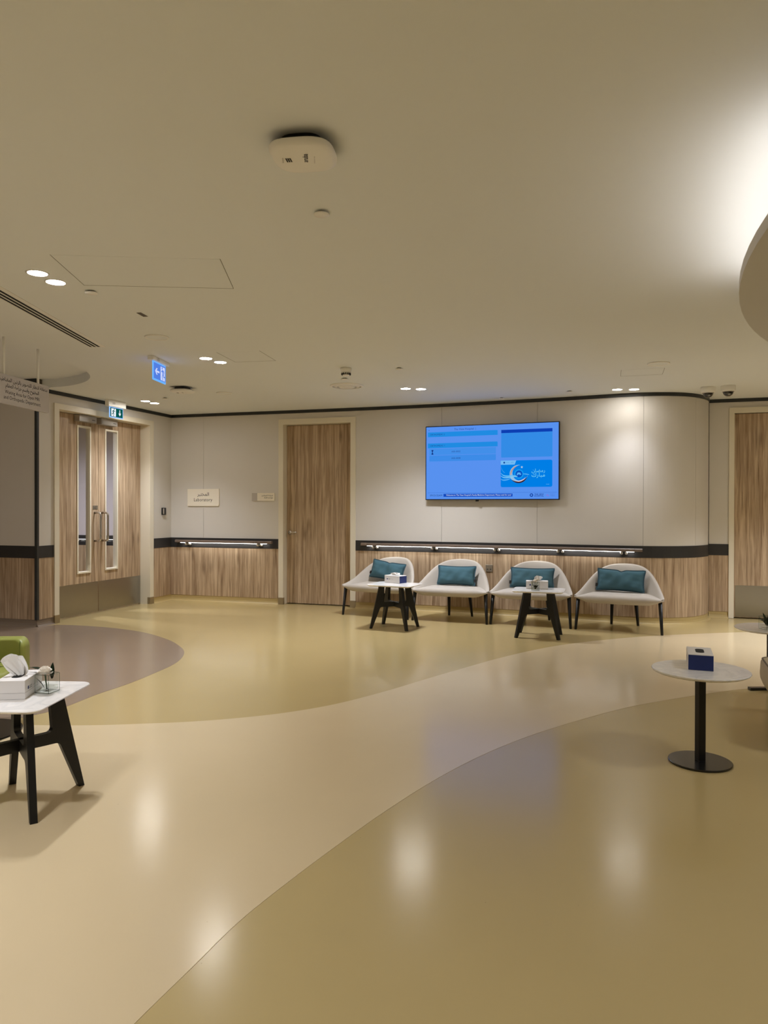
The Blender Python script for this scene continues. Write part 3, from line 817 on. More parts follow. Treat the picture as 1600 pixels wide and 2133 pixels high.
scr(0.013, 0.556, 0.072, 0.138, 1, (34, 146, 236), 'queue_bar', 0.012, (1, 0, 0, 0))
stx(0.032, 0.105, 'ORTHOPEDIC 2', (24, 66, 140), 0.115)
scr(0.013, 0.556, 0.226, 0.292, 1, (34, 146, 236), 'queue_bar', 0.012, (1, 0, 0, 0))
stx(0.032, 0.260, 'ORTHOPEDIC 1', (24, 66, 140), 0.115)
scr(0.025, 0.543, 0.302, 0.388, 1, (70, 150, 244), 'queue_row')
scr(0.025, 0.543, 0.396, 0.476, 1, (64, 146, 242), 'queue_row')
stx(0.201, 0.346, 'A00-0002', (36, 74, 146), 0.070)
stx(0.201, 0.437, 'A00-0008', (36, 74, 146), 0.070)
iw, ih = tw-0.024, th-0.024
def U(u, v): return (-iw/2+u*iw, ih/2-v*ih)
hx, hz = U(0.050, 0.350)
obj('hourglass_icon', prism_y([(hx-.013, hz-.032), (hx+.013, hz-.032), (hx+.013, hz-.02), (hx+.003, hz), (hx+.013, hz+.02), (hx+.013, hz+.032), (hx-.013, hz+.032), (hx-.013, hz+.02), (hx-.003, hz), (hx-.013, hz-.02)], -0.003, -0.0025), E((24, 60, 140)), TV)
scr(0.583, 0.956, 0.075, 0.445, 1, (54, 146, 240), 'info_panel', 0.01)
scr(0.583, 0.956, 0.075, 0.118, 2, (14, 66, 186), 'info_header')
scr(0.580, 0.956, 0.487, 0.842, 1, (0, 132, 240), 'poster', 0.02, (1, 1, 1, 1))
a = [U(0.580, 0.487), U(0.695, 0.487), U(0.683, 0.542), U(0.580, 0.542)]
obj('poster_tab', prism_y(a, -0.0022, -0.0017), E((120, 196, 255)), TV)
def disc(u, v, r, rgb, layer, name, n=28):
    x, z = U(u, v)
    return obj(name, prism_y([(x+r*math.cos(2*PI*i/n), z+r*math.sin(2*PI*i/n)) for i in range(n)], -0.0008-0.0005*layer, -0.0004-0.0005*layer), E(rgb), TV)
disc(0.606, 0.514, 0.012, (10, 74, 160), 3, 'tab_emblem')
stx(0.618, 0.514, 'THE VIEW', (16, 82, 168), 0.026); stx(0.655, 0.514, 'ACE', (40, 120, 205), 0.02)
def crescent(u, v, ro, ri, dx, dz, a0, a1, rgb, layer, name):
    x, z = U(u, v); n = 40; out = []; inn = []
    for i in range(n+1):
        q = a0+(a1-a0)*i/n
        out.append((x+ro*math.cos(q), z+ro*math.sin(q)))
    # inner arc, offset circle, sampled between the same directions
    for i in range(n+1):
        q = a1+(a0-a1)*i/n
        f = math.sin(PI*i/n)
        rr = ro - (ro-ri)*f
        inn.append((x+rr*math.cos(q), z+rr*math.sin(q)))
    return obj(name, prism_y(out+inn[1:-1], -0.0008-0.0005*layer, -0.0004-0.0005*layer), E(rgb), TV)
crescent(0.713, 0.668, 0.118, 0.078, 0, 0, R(78), R(350), (150, 200, 240), 2, 'crescent')
crescent(0.713, 0.668, 0.118, 0.096, 0, 0, R(215), R(345), (60, 34, 40), 3, 'crescent_shade')
crescent(0.713, 0.668, 0.108, 0.092, 0, 0, R(95), R(205), (206, 150, 130), 4, 'crescent_shade')
crescent(0.713, 0.668, 0.100, 0.086, 0, 0, R(235), R(335), (235, 215, 225), 4, 'crescent_shine')
disc(0.715, 0.668, 0.062, (20, 158, 250), 3, 'emblem_glow')
disc(0.715, 0.668, 0.045, (8, 84, 200), 4, 'emblem_disc')
x, z = U(0.715, 0.668)
def petal2(ang, L=0.032, wd=0.011):
    pts = [(0, 0.004), (wd, L*0.5), (0, L), (-wd, L*0.5)]
    return [(x+px*math.cos(ang)-pz*math.sin(ang), z-0.006+px*math.sin(ang)+pz*math.cos(ang)) for px, pz in pts]
for k, ag in enumerate((0, 0.75, -0.75, 1.5, -1.5)):
    obj('emblem_petal', prism_y(petal2(ag), -0.0036, -0.0033), E((96, 190, 255)), TV)
sx_, sz_ = U(0.736, 0.578)
obj('star', prism_y([((0.017 if i % 2 == 0 else 0.008)*math.cos(PI/2+PI*i/5)+sx_, (0.017 if i % 2 == 0 else 0.008)*math.sin(PI/2+PI*i/5)+sz_) for i in range(10)], -0.0026, -0.0022), E((190, 214, 235)), TV)
def ribbon(pts, wd, rgb, layer, name):
    P = catmull([U(*p) for p in pts], 6); up_ = []; dn = []
    for i, p in enumerate(P):
        f = math.sin(PI*(0.12+0.76*i/(len(P)-1)))
        up_.append((p[0], p[1]+wd*f)); dn.append((p[0], p[1]-wd*f))
    return obj(name, prism_y(up_+dn[::-1], -0.0008-0.0005*layer, -0.0004-0.0005*layer), E(rgb), TV)
ribbon([(0.581, 0.655), (0.60, 0.685), (0.63, 0.695), (0.67, 0.69), (0.70, 0.695)], 0.008, (110, 200, 255), 6, 'light_ribbon')
ribbon([(0.581, 0.69), (0.60, 0.712), (0.63, 0.715), (0.67, 0.705), (0.705, 0.70)], 0.006, (140, 215, 255), 6, 'light_ribbon')
ribbon([(0.581, 0.735), (0.60, 0.748), (0.63, 0.742), (0.655, 0.725)], 0.008, (90, 180, 255), 6, 'light_ribbon')
ribbon([(0.581, 0.56), (0.588, 0.60), (0.60, 0.635), (0.612, 0.65)], 0.005, (70, 170, 255), 5, 'light_ribbon')
ribbon([(0.745, 0.668), (0.77, 0.672), (0.79, 0.68)], 0.004, (120, 205, 255), 6, 'light_ribbon')
stx(0.856, 0.632, arabic('رمضان'), (130, 228, 255), 0.095, 'CENTER', bold=-0.004)
stx(0.856, 0.690, arabic('مبارك'), (130, 228, 255), 0.095, 'CENTER', bold=-0.004)
stx(0.912, 0.806, 'Aamali', (120, 205, 255), 0.022)
ribbon([(0.18, 0.236), (0.22, 0.252), (0.26, 0.262)], 0.003, (190, 222, 255), 4, 'reflection_streak') if False else None
scr(0.012, 0.99, 0.912, 0.915, 1, (60, 112, 208), 'footer_line')
stx(0.032, 0.949, '09:53:32AM', (30, 62, 130), 0.097)
scr(0.139, 0.668, 0.928, 0.968, 1, (22, 78, 196), 'ticker_band')
stx(0.160, 0.948, "Welcome to The View Hospital's Family Medicine Department, Please wait for you!", (214, 232, 255), 0.498, bold=0.008)
disc(0.807, 0.950, 0.022, (10, 62, 158), 2, 'footer_emblem'); disc(0.807, 0.950, 0.011, (92, 152, 250), 3, 'footer_emblem_eye')
stx(0.828, 0.939, 'THE VIEW', (24, 60, 150), 0.068, bold=0.01); stx(0.828, 0.961, 'HOSPITAL', (24, 60, 150), 0.068, bold=0.01)
ribbon([(0.912, 0.955), (0.92, 0.945), (0.926, 0.96), (0.934, 0.95)], 0.006, (150, 120, 220), 3, 'partner_mark')
stx(0.940, 0.938, 'Managed by', (70, 110, 200), 0.034); stx(0.944, 0.957, 'Cedars', (70, 110, 200), 0.03)

# ------------------------------------------------------------------ exit signs and the hanging sign
def man(parent, m, x, z, s, y, flip=1):
    """running figure leaving through a doorway, made of flat pieces"""
    P = lambda pts: [(x+flip*px*s, z+pz*s) for px, pz in pts]
    b = bmesh.new()
    prism_y([(x+flip*(0.10+0.075*math.cos(2*PI*i/12))*s, z+(0.40+0.075*math.sin(2*PI*i/12))*s) for i in range(12)], y, y+0.0006, bm=b)
    for pts in ([(-0.04, 0.30), (0.10, 0.30), (0.03, 0.02), (-0.13, 0.0)], [(0.08, 0.30), (0.14, 0.20), (0.27, 0.22), (0.27, 0.15), (0.10, 0.13)],
                [(-0.04, 0.30), (-0.20, 0.22), (-0.25, 0.06), (-0.19, 0.06), (-0.14, 0.16), (0.0, 0.22)],
                [(0.03, 0.04), (0.10, -0.16), (0.02, -0.42), (-0.05, -0.38), (0.01, -0.16), (-0.10, 0.0)], [(-0.03, 0.04), (-0.13, -0.20), (-0.34, -0.20), (-0.34, -0.12), (-0.19, -0.12), (-0.13, 0.02)]):
        prism_y(P(pts), y, y+0.0006, bm=b)
    return obj('running_figure', b, m, parent)
def exit_sign(label, loc, rz, wd, ht, face_rgb, white_rgb, rim_rgb, arrow, drop, hous, es):
    t = thing('exit_sign', label, 'exit sign', loc, rz, 'lit exit signs')
    obj('housing', bx(-wd/2-0.05, wd/2+0.03, -0.03, 0.03, -hous, -0.0005, 0.004), M['plastic'], t)
    text('LED', M['inkgrey'], t, (-wd*0.3, -0.031, -hous*0.5), width=wd*0.2)
    z1, z0 = -hous, -hous-ht
    rim = emis('exit_rim', rim_rgb, es[0]); face = emis('exit_face', face_rgb, es[1]); wh = emis('exit_white', white_rgb, es[2])
    obj('light_panel', bx(-wd/2, wd/2, -0.005, 0.005, z0, z1), rim, t)
    zc = (z0+z1)/2; s = ht*0.42
    for y, side in ((-0.0062, 1), (0.0056, -1)):
        obj('sign_face', bx(-wd*0.46, wd*0.46, y, y+0.0006, z0+ht*0.09, z1-ht*0.07), face, t)
        yy = y - 0.0008*side
        mx = -wd*0.22 if arrow == 'down' else wd*0.24
        obj('doorway', bx(mx-wd*0.17, mx+wd*0.17, yy, yy+0.0006, zc-ht*0.37, zc+ht*0.36), wh, t)
        man(t, face, mx, zc-ht*0.03, ht*0.80, yy-0.0008*side, 1 if arrow == 'down' else -1)
        ax = wd*0.24 if arrow == 'down' else -wd*0.20
        if arrow == 'down':
            pts = [(0.05, 0.36), (0.05, -0.08), (0.17, 0.06), (0.17, -0.10), (0, -0.32), (-0.17, -0.10), (-0.17, 0.06), (-0.05, -0.08), (-0.05, 0.36)]
        else:
            pts = [(0.33, 0.055), (-0.08, 0.055), (0.06, 0.19), (-0.10, 0.19), (-0.30, 0), (-0.10, -0.19), (0.06, -0.19), (-0.08, -0.055), (0.33, -0.055)]
        k = ht*0.85 if arrow == 'down' else ht*0.92
        obj('arrow', prism_y([(ax+px*k, zc+pz*k) for px, pz in pts], yy, yy+0.0006), wh, t)
    return t
# over the double door: parallel to the left wall
s1, z1_ = P_left.hit(242, 860, 0.16); q = P_left.at(s1, 0.16)
wA, _ = wsize(P_left, 228.5, 860, 256.5, 860, 0.16)
zt_ = P_left.hit(241, 849, 0.16)[1]; zb_ = P_left.hit(241, 871, 0.16)[1]
exit_sign('green exit sign with a down arrow above the double doors', (q.x, q.y, CEIL), rz1, wA, zt_-zb_, (10, 84, 78), (240, 246, 252), (150, 196, 255), 'down', 0, CEIL-zt_, (1.0, 1.0, 1.0))
# nearer one, seen edge-on
pn = at_z(315, 741, CEIL); pf = at_z(347, 757, CEIL)
dv = (pf-pn); mid = (pn+pf)/2
p0 = at_y(332, 757, mid.y); p1 = at_y(332, 795.5, mid.y)
exit_sign('blue glowing exit sign with a left arrow on the ceiling', (mid.x, mid.y, CEIL), math.atan2(dv.y, dv.x), 0.30, p0.z-p1.z, (84, 128, 226), (205, 214, 252), (110, 180, 255), 'left', 0, CEIL-p0.z, (1.0, 1.0, 1.0))

# hanging direction sign at the left edge
hd = Vector((0.13, 1.0)).normalized(); hrz = math.atan2(hd.y, hd.x)
right_end = Vector((-3.09, 6.75)); ln = 0.78
hc = right_end - hd*(ln/2)
ztop_ = at_y(99, 805, 6.75).z; zbot_ = at_y(100, 861, 6.75).z; hh = ztop_-zbot_
t = thing('hanging_sign', 'grey hanging board naming the waiting area for open MRI', 'sign', (hc.x, hc.y, zbot_), hrz)
obj('sign_board', prism_y([(x, z+hh/2) for x, z in rrect(ln, hh, 0.015, 4)], -0.012, 0.012), M['signgrey'], t)
for x in (ln/2-0.15, -ln/2+0.15):
    obj('hanger_rod', tube([(x, 0, hh-0.002), (x, 0, CEIL-zbot_-0.0005)], 0.011, 12), M['plastic'], t, True)
text(arabic('منطقة انتظار للتصوير بالرنين المغناطيسي'), M['ink'], t, (0, -0.0126, hh*0.80), width=ln*0.93, bold=0.010)
text(arabic('المفتوح وقسم جراحة العظام'), M['ink'], t, (0, -0.0126, hh*0.605), width=ln*0.60, bold=0.010)
text('Waiting Area for Open MRI', M['ink'], t, (0, -0.0126, hh*0.40), width=ln*0.62)
text('and Orthopedic Department', M['ink'], t, (0, -0.0126, hh*0.215), width=ln*0.66)

# ------------------------------------------------------------------ ceiling fittings
def downlight(label, x, y, power=SPOT_W, z=CEIL, r=0.058, lens='lampdisc', soft=0.05, size=112, group='paired ceiling downlights', blend=1.0, aim=None):
    t = thing('downlight', label, 'downlight', (x, y, z), 0, group)
    obj('bezel', lathe([(r-0.002, -0.0005), (r+0.009, -0.0005), (r+0.009, -0.004), (r, -0.006), (r-0.002, -0.005)], 32, cap0=False, cap1=False), M['plastic'], t, True)
    obj('lamp_lens', cyl(r, r, -0.004, -0.001, 32), M[lens], t)
    ld = bpy.data.lights.new('downlight_beam', 'SPOT'); ld.energy = power; ld.color = SPOT_COL
    ld.spot_size = R(size); ld.spot_blend = blend; ld.shadow_soft_size = soft
    lo_ = bpy.data.objects.new('downlight_beam', ld); C.objects.link(lo_); lo_.parent = t; lo_.location = (0, 0, -0.02)
    if aim: lo_.rotation_euler = aim
    return t
vis = [((78, 568), 'round downlight by the slot vent, left one of its pair'), ((116, 587), 'round downlight by the slot vent, right one of its pair'),
       ((429, 746), 'round downlight right of the blue exit sign, left one of its pair'), ((459, 754), 'round downlight right of the blue exit sign, right one of its pair'),
       ((845, 809), 'round downlight above the screen, left one of its pair'), ((877, 810), 'round downlight above the screen, right one of its pair'),
       ((1286, 811), 'round downlight over the curved wall end, left one of its pair'), ((1321, 810.5), 'round downlight over the curved wall end, right one of its pair'),
       ((303, 835), 'round downlight by the room corner, left one of its pair'), ((322, 839.5), 'round downlight by the room corner, right one of its pair')]
for (px, py), lb in vis:
    q = at_z(px, py, CEIL)
    near_wall = 'curved wall' in lb      # these two are dimmed: they stand a hand from the wall
    downlight(lb, q.x, q.y, lens='lampdim' if near_wall else 'lampdisc', power=34 if near_wall else (130 if 'screen' in lb else SPOT_W), size=84 if near_wall else (128 if 'screen' in lb else 112))
# first pair read off the table's shadow, the rest unseen lamps added as fill
for x, y, p in ((-2.15, 1.9, 95), (-1.95, 1.95, 95), (-5.3, 6.0, 200), (-5.1, 6.05, 200), (1.0, 1.0, 30), (1.2, 1.0, 30), (0.2, -1.6, 60), (0.4, -1.6, 60), (-3.4, -1.2, 130), (-3.2, -1.2, 130), (4.9, 7.4, 290), (5.1, 7.4, 290)):
    downlight('unseen round ceiling downlight lighting the room from out of frame', x, y, power=p)
for x, y in ((2.95, 3.2), (3.15, 3.2)):  # unseen pair added to brighten the round table, large so shadows stay soft
    downlight('unseen downlight added in the bulkhead to light the round table', x, y, power=52, z=BZ, size=130, soft=0.28)
# unseen lamp added to light the corridor behind the double door
downlight('unseen downlight added to light the corridor behind the double doors', -4.9, 10.3, power=280, size=165)

def ceil_at(px, py): 
    q = at_z(px, py, CEIL); return (q.x, q.y, CEIL)
# wireless access points
def access_point(label, px, py, rz, s=0.25):
    q = at_z(px, py, CEIL-0.060)
    t = thing('access_point', label, 'access point', (q.x, q.y, CEIL), rz, 'ceiling access points')
    def sq(k, e=3.2, n=48):
        out = []
        for i in range(n):
            a = 2*PI*i/n; c, s_ = math.cos(a), math.sin(a)
            rr = (abs(c)**e + abs(s_)**e)**(-1/e); out.append((k*rr*c, k*rr*s_))
        return out
    h = s/2
    obj('mount_block', prism([(x*0.64, y*0.64) for x, y in sq(h)], -0.026, -0.0005), M['plasticdark'], t)
    rings = [[(x, y, z) for x, y in sq(k*h)] for k, z in ((0.66, -0.0255), (0.90, -0.029), (0.985, -0.036))]
    obj('black_back', loft(rings), M['plasticdark'], t, True)
    rings = [[(x, y, z) for x, y in sq(k*h)] for k, z in ((0.985, -0.036), (1.0, -0.040), (0.99, -0.050), (0.95, -0.058), (0.84, -0.0625), (0.5, -0.065), (0.2, -0.066))]
    obj('white_cover', loft(rings), M['plastic'], t, True)
    rr = (PI, 0, PI*0.5)
    if s > 0:
        zz = -0.0668
        text('aruba', M['ink'], t, (0.012, -0.018, zz), width=0.066, rot=(PI, 0, R(-78)), bold=0.01)
        bm = bmesh.new()
        for k in range(3): bx(-0.050-0.008*k, -0.045-0.008*k, -0.024, 0.006, zz, zz+0.001, bm=bm)
        obj('vent_mark', bm, M['ink'], t)
        text('a Hewlett Packard company', M['inkgrey'], t, (0.045, 0.0, zz), width=0.06, rot=(PI, 0, R(-78)))
        text('Enterprise', M['inkgrey'], t, (-0.078, -0.012, zz), width=0.04, rot=(PI, 0, R(-78)))
    return t
access_point('large white access point with black back near the camera', 632, 331, R(-8), 0.252)
access_point('small looking access point with black back above the room corner', 380, 817.5, R(-14), 0.255)

def cap(label, px, py, r=0.04):
    t = thing('sprinkler_cap', label, 'sprinkler', ceil_at(px, py), 0, 'flat sprinkler caps')
    obj('cap_plate', lathe([(r*0.9, -0.009), (r, -0.011), (r, -0.014), (r*0.97, -0.016)], 28), M['plastic'], t, True)
    obj('cap_neck', cyl(r*0.55, r*0.55, -0.0095, -0.0005, 20), M['inkgrey'], t)
cap('white sprinkler cap just below the large access point', 670, 441.5, 0.038)
cap('white sprinkler cap between slot vent and square panel', 190, 606.5, 0.040)
cap('white sprinkler cap left of the lights above the screen', 831.5, 766.5, 0.038)
cap('white sprinkler cap on the ceiling right of the screen', 1187, 814.5, 0.038)
cap('white sprinkler cap right of the corner downlights', 344, 828.5, 0.036)
cap('white sprinkler cap behind the smoke detector', 718, 788, 0.042)
cap('white sprinkler cap on the ceiling over the wall screen', 1045, 828.5, 0.034)
def speaker(label, px, py, r):
    t = thing('ceiling_speaker', label, 'speaker', ceil_at(px, py), 0, 'flat round speakers')
    obj('speaker_rim', lathe([(r*0.86, -0.0005), (r, -0.0005), (r, -0.005), (r*0.95, -0.010), (r*0.88, -0.008), (r*0.86, -0.004)], 40, cap0=False, cap1=False), M['plastic'], t, True)
    obj('speaker_grille', cyl(r*0.87, r*0.87, -0.0055, -0.001, 40), M['ceiling'], t)
speaker('flat round speaker above the blue exit sign', 326.5, 702, 0.098)
speaker('flat round speaker left of the dome cameras', 1372, 757, 0.105)
speaker('flat round speaker above the laboratory sign', 467, 818.5, 0.095)
t = thing('air_diffuser', 'round ringed air diffuser under the smoke detector', 'air vent', ceil_at(722.5, 803))
for k, (r0, r1, z) in enumerate(((0.195, 0.165, -0.018), (0.150, 0.115, -0.022), (0.10, 0.001, -0.026))):
    obj('diffuser_ring', lathe([(r0, -0.0005), (r0, z*0.5), (r0-0.008, z*0.7), (r1, z), (r1, z+0.004), (r0-0.02, -0.001)] if r1 > 0.01 else [(r0, -0.0005), (r0, z*0.6), (r0*0.8, z), (0.01, z)], 40, cap0=False, cap1=(r1 < 0.01)), M['plastic'], t, True)
t = thing('smoke_detector', 'white smoke detector with slotted cone hanging from ceiling', 'smoke detector', ceil_at(721, 766.5))
obj('detector_base', lathe([(0.056, -0.0005), (0.056, -0.02), (0.05, -0.045)], 32), M['plastic'], t, True)
obj('detector_cone', lathe([(0.050, -0.045), (0.046, -0.058), (0.030, -0.078), (0.012, -0.084)], 32), M['plastic'], t, True)
bm = bmesh.new()
for k in range(14):
    a = 2*PI*k/14
    bx(-0.006, 0.006, -0.0488, -0.038, -0.072, -0.052, bm=bm)
    for v in list(bm.verts)[-8:]: v.co = Matrix.Rotation(a, 3, 'Z') @ v.co
obj('detector_slots', bm, M['slot'], t)
# dome cameras
def dome_camera(label, px, py):
    t = thing('dome_camera', label, 'camera', ceil_at(px, py), 0, 'white dome cameras')
    obj('camera_base', lathe([(0.078, -0.0005), (0.080, -0.004), (0.080, -0.055), (0.074, -0.066), (0.06, -0.068)], 36), M['plastic'], t, True)
    pr = [(0.060, -0.066)] + [(0.058*math.cos(R(a)), -0.068-0.056*math.sin(R(a))) for a in range(0, 85, 10)]
    obj('camera_dome', lathe(pr, 32), M['smoked'], t, True)
    obj('dome_ring', lathe([(0.058, -0.066), (0.066, -0.066), (0.066, -0.071), (0.0575, -0.074)], 32, cap0=False, cap1=False), M['alu'], t, True)
dome_camera('white dome camera by the curved wall end, left of two', 1475, 806.5)
dome_camera('white dome camera by the curved wall end, right of two', 1517, 803.5)
# access panels
def access_panel(label, a, b, c):
    """a = near-left corner pixel, b = near-right, c = a far... corner adjacent to a"""
    pa_, pb_, pc_ = (at_z(*p, CEIL) for p in (a, b, c))
    ex = (pb_-pa_); L = ex.length; rz = math.atan2(ex.y, ex.x)
    ey = Vector((-math.sin(rz), math.cos(rz), 0)); D = (pc_-pa_).dot(ey)
    t = thing('ceiling_hatch', label, 'hatch', (pa_.x, pa_.y, CEIL), rz, 'ceiling access panels')
    y0, y1 = min(0, D), max(0, D)
    obj('panel_leaf', bx(0.0035, L-0.0035, y0+0.0035, y1-0.0035, -0.0010, -0.0004), M['ceiling'], t)
    bm = bmesh.new()
    for x0, x1_, yy0, yy1 in ((0, L, y1-0.005, y1), (0, 0.003, y0, y1), (L-0.003, L, y0, y1)):
        bx(x0, x1_, yy0, yy1, -0.0014, -0.0004, bm=bm)
    obj('panel_gap', bm, M['hatchgap'], t)
access_panel('large square access panel behind the slot vent lights', (175, 594), (487, 601), (92, 530))
access_panel('square access panel right of the exit sign lights', (490.2, 754.2), (574.7, 751.2), (451, 734))
access_panel('square access panel above the curved wall lights', (1292.8, 783.8), (1380, 779.6), (1296.6, 770.6))
# slot diffuser
pA = at_z(212, 722, CEIL)
t = thing('slot_diffuser', 'long white slot vent with three dark slots', 'air vent', (pA.x, pA.y, CEIL), 0)
xw = pA.x - at_z(196, 722, CEIL).x
LEN = 3.4
bm = bmesh.new()
sw = 0.026
edges_ = [-0.112, -0.104, -0.081, -0.070, -0.045, -0.034, -0.009, 0.032]
for a, b in ((edges_[0], edges_[1]), (edges_[2], edges_[3]), (edges_[4], edges_[5]), (edges_[6], edges_[7])):
    obj('diffuser_bar', bx(a, b, -LEN, 0.0, -0.004, -0.0005), M['plastic'], t)
for a, b in ((edges_[1], edges_[2]), (edges_[3], edges_[4]), (edges_[5], edges_[6])):
    obj('slot', bx(a, b, -LEN, -0.002, -0.002, -0.0006), M['slot'], t)
obj('end_plate', bx(edges_[0], edges_[7], 0.0, 0.008, -0.004, -0.0005), M['plastic'], t)
# little dark label plate on the ceiling
qa = at_z(289, 651, CEIL); qb = at_z(303.5, 659, CEIL); dv = qb-qa
t = thing('ceiling_tag', 'tiny dark patterned tag above the round speaker', 'label plate', ((qa.x+qb.x)/2, (qa.y+qb.y)/2, CEIL), math.atan2(dv.y, dv.x))
L = dv.length
obj('tag_plate', bx(-L/2, L/2, -0.018, 0.018, -0.003, -0.0005), M['inkgrey'], t)
bm = bmesh.new()
for k in range(6): bx(-L/2+L*(k+0.15)/6, -L/2+L*(k+0.65)/6, -0.014, 0.014, -0.0036, -0.0028, bm=bm)
obj('tag_marks', bm, M['ink'], t)

# ------------------------------------------------------------------ lounge chairs
def interp(tab, x):
    for (x0, y0), (x1_, y1) in zip(tab, tab[1:]):
        if x <= x1_: return y0 + (y1-y0)*(x-x0)/(x1_-x0)
    return tab[-1][1]
def smoothtab(tab, x):
    """Catmull-Rom through (x, y) table"""
    n = len(tab)
    for i in range(n-1):
        if x <= tab[i+1][0] or i == n-2:
            x0, y0 = tab[i]; x1_, y1 = tab[i+1]; t_ = (x-x0)/(x1_-x0)
            m0 = (y1 - tab[max(i-1, 0)][1])/(x1_-tab[max(i-1, 0)][0]) if i > 0 else 0.0
            m1 = (tab[min(i+2, n-1)][1]-y0)/(tab[min(i+2, n-1)][0]-x0)
            h = x1_-x0
            return (2*t_**3-3*t_**2+1)*y0 + (t_**3-2*t_**2+t_)*h*m0 + (-2*t_**3+3*t_**2)*y1 + (t_**3-t_**2)*h*m1
ZT = [(0, .742), (.2, .738), (.36, .727), (.48, .706), (.6, .670), (.7, .622), (.8, .556), (.9, .476), (1.0, .402)]
def chair_meshes():
    HW, DP = 0.50, 0.63
    def plan(a, k=1.0, e=2/1.75):
        c, s = math.cos(a), math.sin(a)
        return (HW*k*math.copysign(abs(c)**e, c), DP*k*max(0, s)**e)
    # seat pad
    N = 40
    outl = []
    for i in range(N+1):
        a = PI*i/N; outl.append(plan(a))
    front = []
    for i in range(1, 24):
        x = -HW + 2*HW*i/24; front.append((x, -0.055*(1-(x/HW)**2)**0.8))
    outl = outl + front
    cy = 0.22
    rings = []
    for k, z in ((0.80, 0.318), (0.90, 0.322), (0.96, 0.338), (0.99, 0.362), (0.992, 0.380), (0.975, 0.396), (0.93, 0.409), (0.84, 0.417), (0.6, 0.421), (0.2, 0.422)):
        rg = []
        for x, y in outl:
            r_ = abs(x)/HW
            zz = z
            if r_ > 0.72: zz = z + (0.385 - z)*((r_-0.72)/0.28)**1.6*0.75
            rg.append((x*k, cy + (y-cy)*k, zz))
        rings.append(rg)
    seat = loft(rings)
    # wrapped back shell
    sh = bmesh.new(); V = []
    NA = 56
    for i in range(NA+1):
        a = PI*i/NA; s = math.sin(a)
        tx, ty = plan(a, 1.0); r_ = abs(tx)/HW
        zt_ = smoothtab(ZT, r_); ty += 0.09*s**1.5
        bxx, by = plan(a, 0.93); zb_ = 0.335 + 0.05*(1-s)**2
        th_ = 0.016 + 0.040*s**0.6
        d = Vector((tx, ty*0.9+0.0001, 0)); d = d.normalized() if d.length > 0 else Vector((1, 0, 0))
        inn = lambda p, k: (p[0]-d.x*th_*k, p[1]-d.y*th_*k)
        hh_ = zt_-zb_
        prof = []
        B = (bxx, by); T = (tx, ty)
        lp = lambda f: (B[0]+(T[0]-B[0])*f, B[1]+(T[1]-B[1])*f)
        for f in (0, 0.3, 0.6, 0.86):
            p = lp(f); prof.append((*p, zb_+hh_*f))
        rr_ = min(th_/2, hh_*0.2)
        p = lp(0.95); prof.append((*inn(p, 0.06), zt_-rr_*0.45))
        p = lp(0.99); prof.append((*inn(p, 0.28), zt_-rr_*0.08))
        p = lp(1.0); prof.append((*inn(p, 0.55), zt_))
        p = lp(0.99); prof.append((*inn(p, 0.82), zt_-rr_*0.12))
        p = lp(0.95); prof.append((*inn(p, 1.0), zt_-rr_*0.6))
        for f in (0.82, 0.55, 0.25, 0.0):
            p = lp(f); prof.append((*inn(p, 1.0+0.6*(1-f)*s), zb_+hh_*f))
        V.append([sh.verts.new(q) for q in prof])
    n = len(V[0])
    for a_, b_ in zip(V, V[1:]):
        for k in range(n): sh.faces.new((a_[k], b_[k], b_[(k+1) % n], a_[(k+1) % n]))
    sh.faces.new(V[0]); sh.faces.new(V[-1][::-1])
    bmesh.ops.recalc_face_normals(sh, faces=sh.faces[:])
    return seat, sh
def taper_leg(x0, y0, x1_, y1, z1_):
    return loft([[(x0+r*math.cos(2*PI*i/14)+dx, y0+r*math.sin(2*PI*i/14)+dy, z) for i in range(14)] for r, z, dx, dy in ((0.0140, 0.0, 0, 0), (0.0150, 0.004, 0, 0), (0.0235, z1_, x1_-x0, y1-y0))])
def make_chair(label):
    t = thing('lounge_chair', label, 'chair', (0, 0, 0), 0, 'lounge chairs along the wall')
    seat, sh = chair_meshes()
    obj('seat', seat, M['fabric'], t, True); obj('backrest', sh, M['fabric'], t, True)
    for sgn in (-1, 1): obj('leg', taper_leg(0.475*sgn, 0.0, 0.452*sgn, 0.035, 0.37), M['black'], t, True)
    for sgn in (-1, 1): obj('leg', taper_leg(0.155*sgn, 0.585, 0.135*sgn, 0.50, 0.34), M['black'], t, True)
    return t
def dup(rt, loc, rz, label=None):
    r_ = rt.copy(); C.objects.link(r_); r_.location = loc; r_.rotation_euler = (0, 0, rz)
    if label: r_['label'] = label
    for ch in list(rt.children):
        c = ch.copy(); C.objects.link(c); c.parent = r_
        for g in ch.children:
            d = g.copy(); C.objects.link(d); d.parent = c
    return r_
feet = [((717, 1281.0), (856, 1291.0), 'greige lounge chair next to the single door'),
        ((862, 1292.2), (1011, 1300.8), 'greige lounge chair second from the single door'),
        ((1023.5, 1300.5), (1187, 1309.8), 'greige lounge chair third from the single door'),
        ((1200.5, 1310), (1379, 1322.8), 'greige lounge chair farthest from the single door')]
chair0 = None; chairs = []
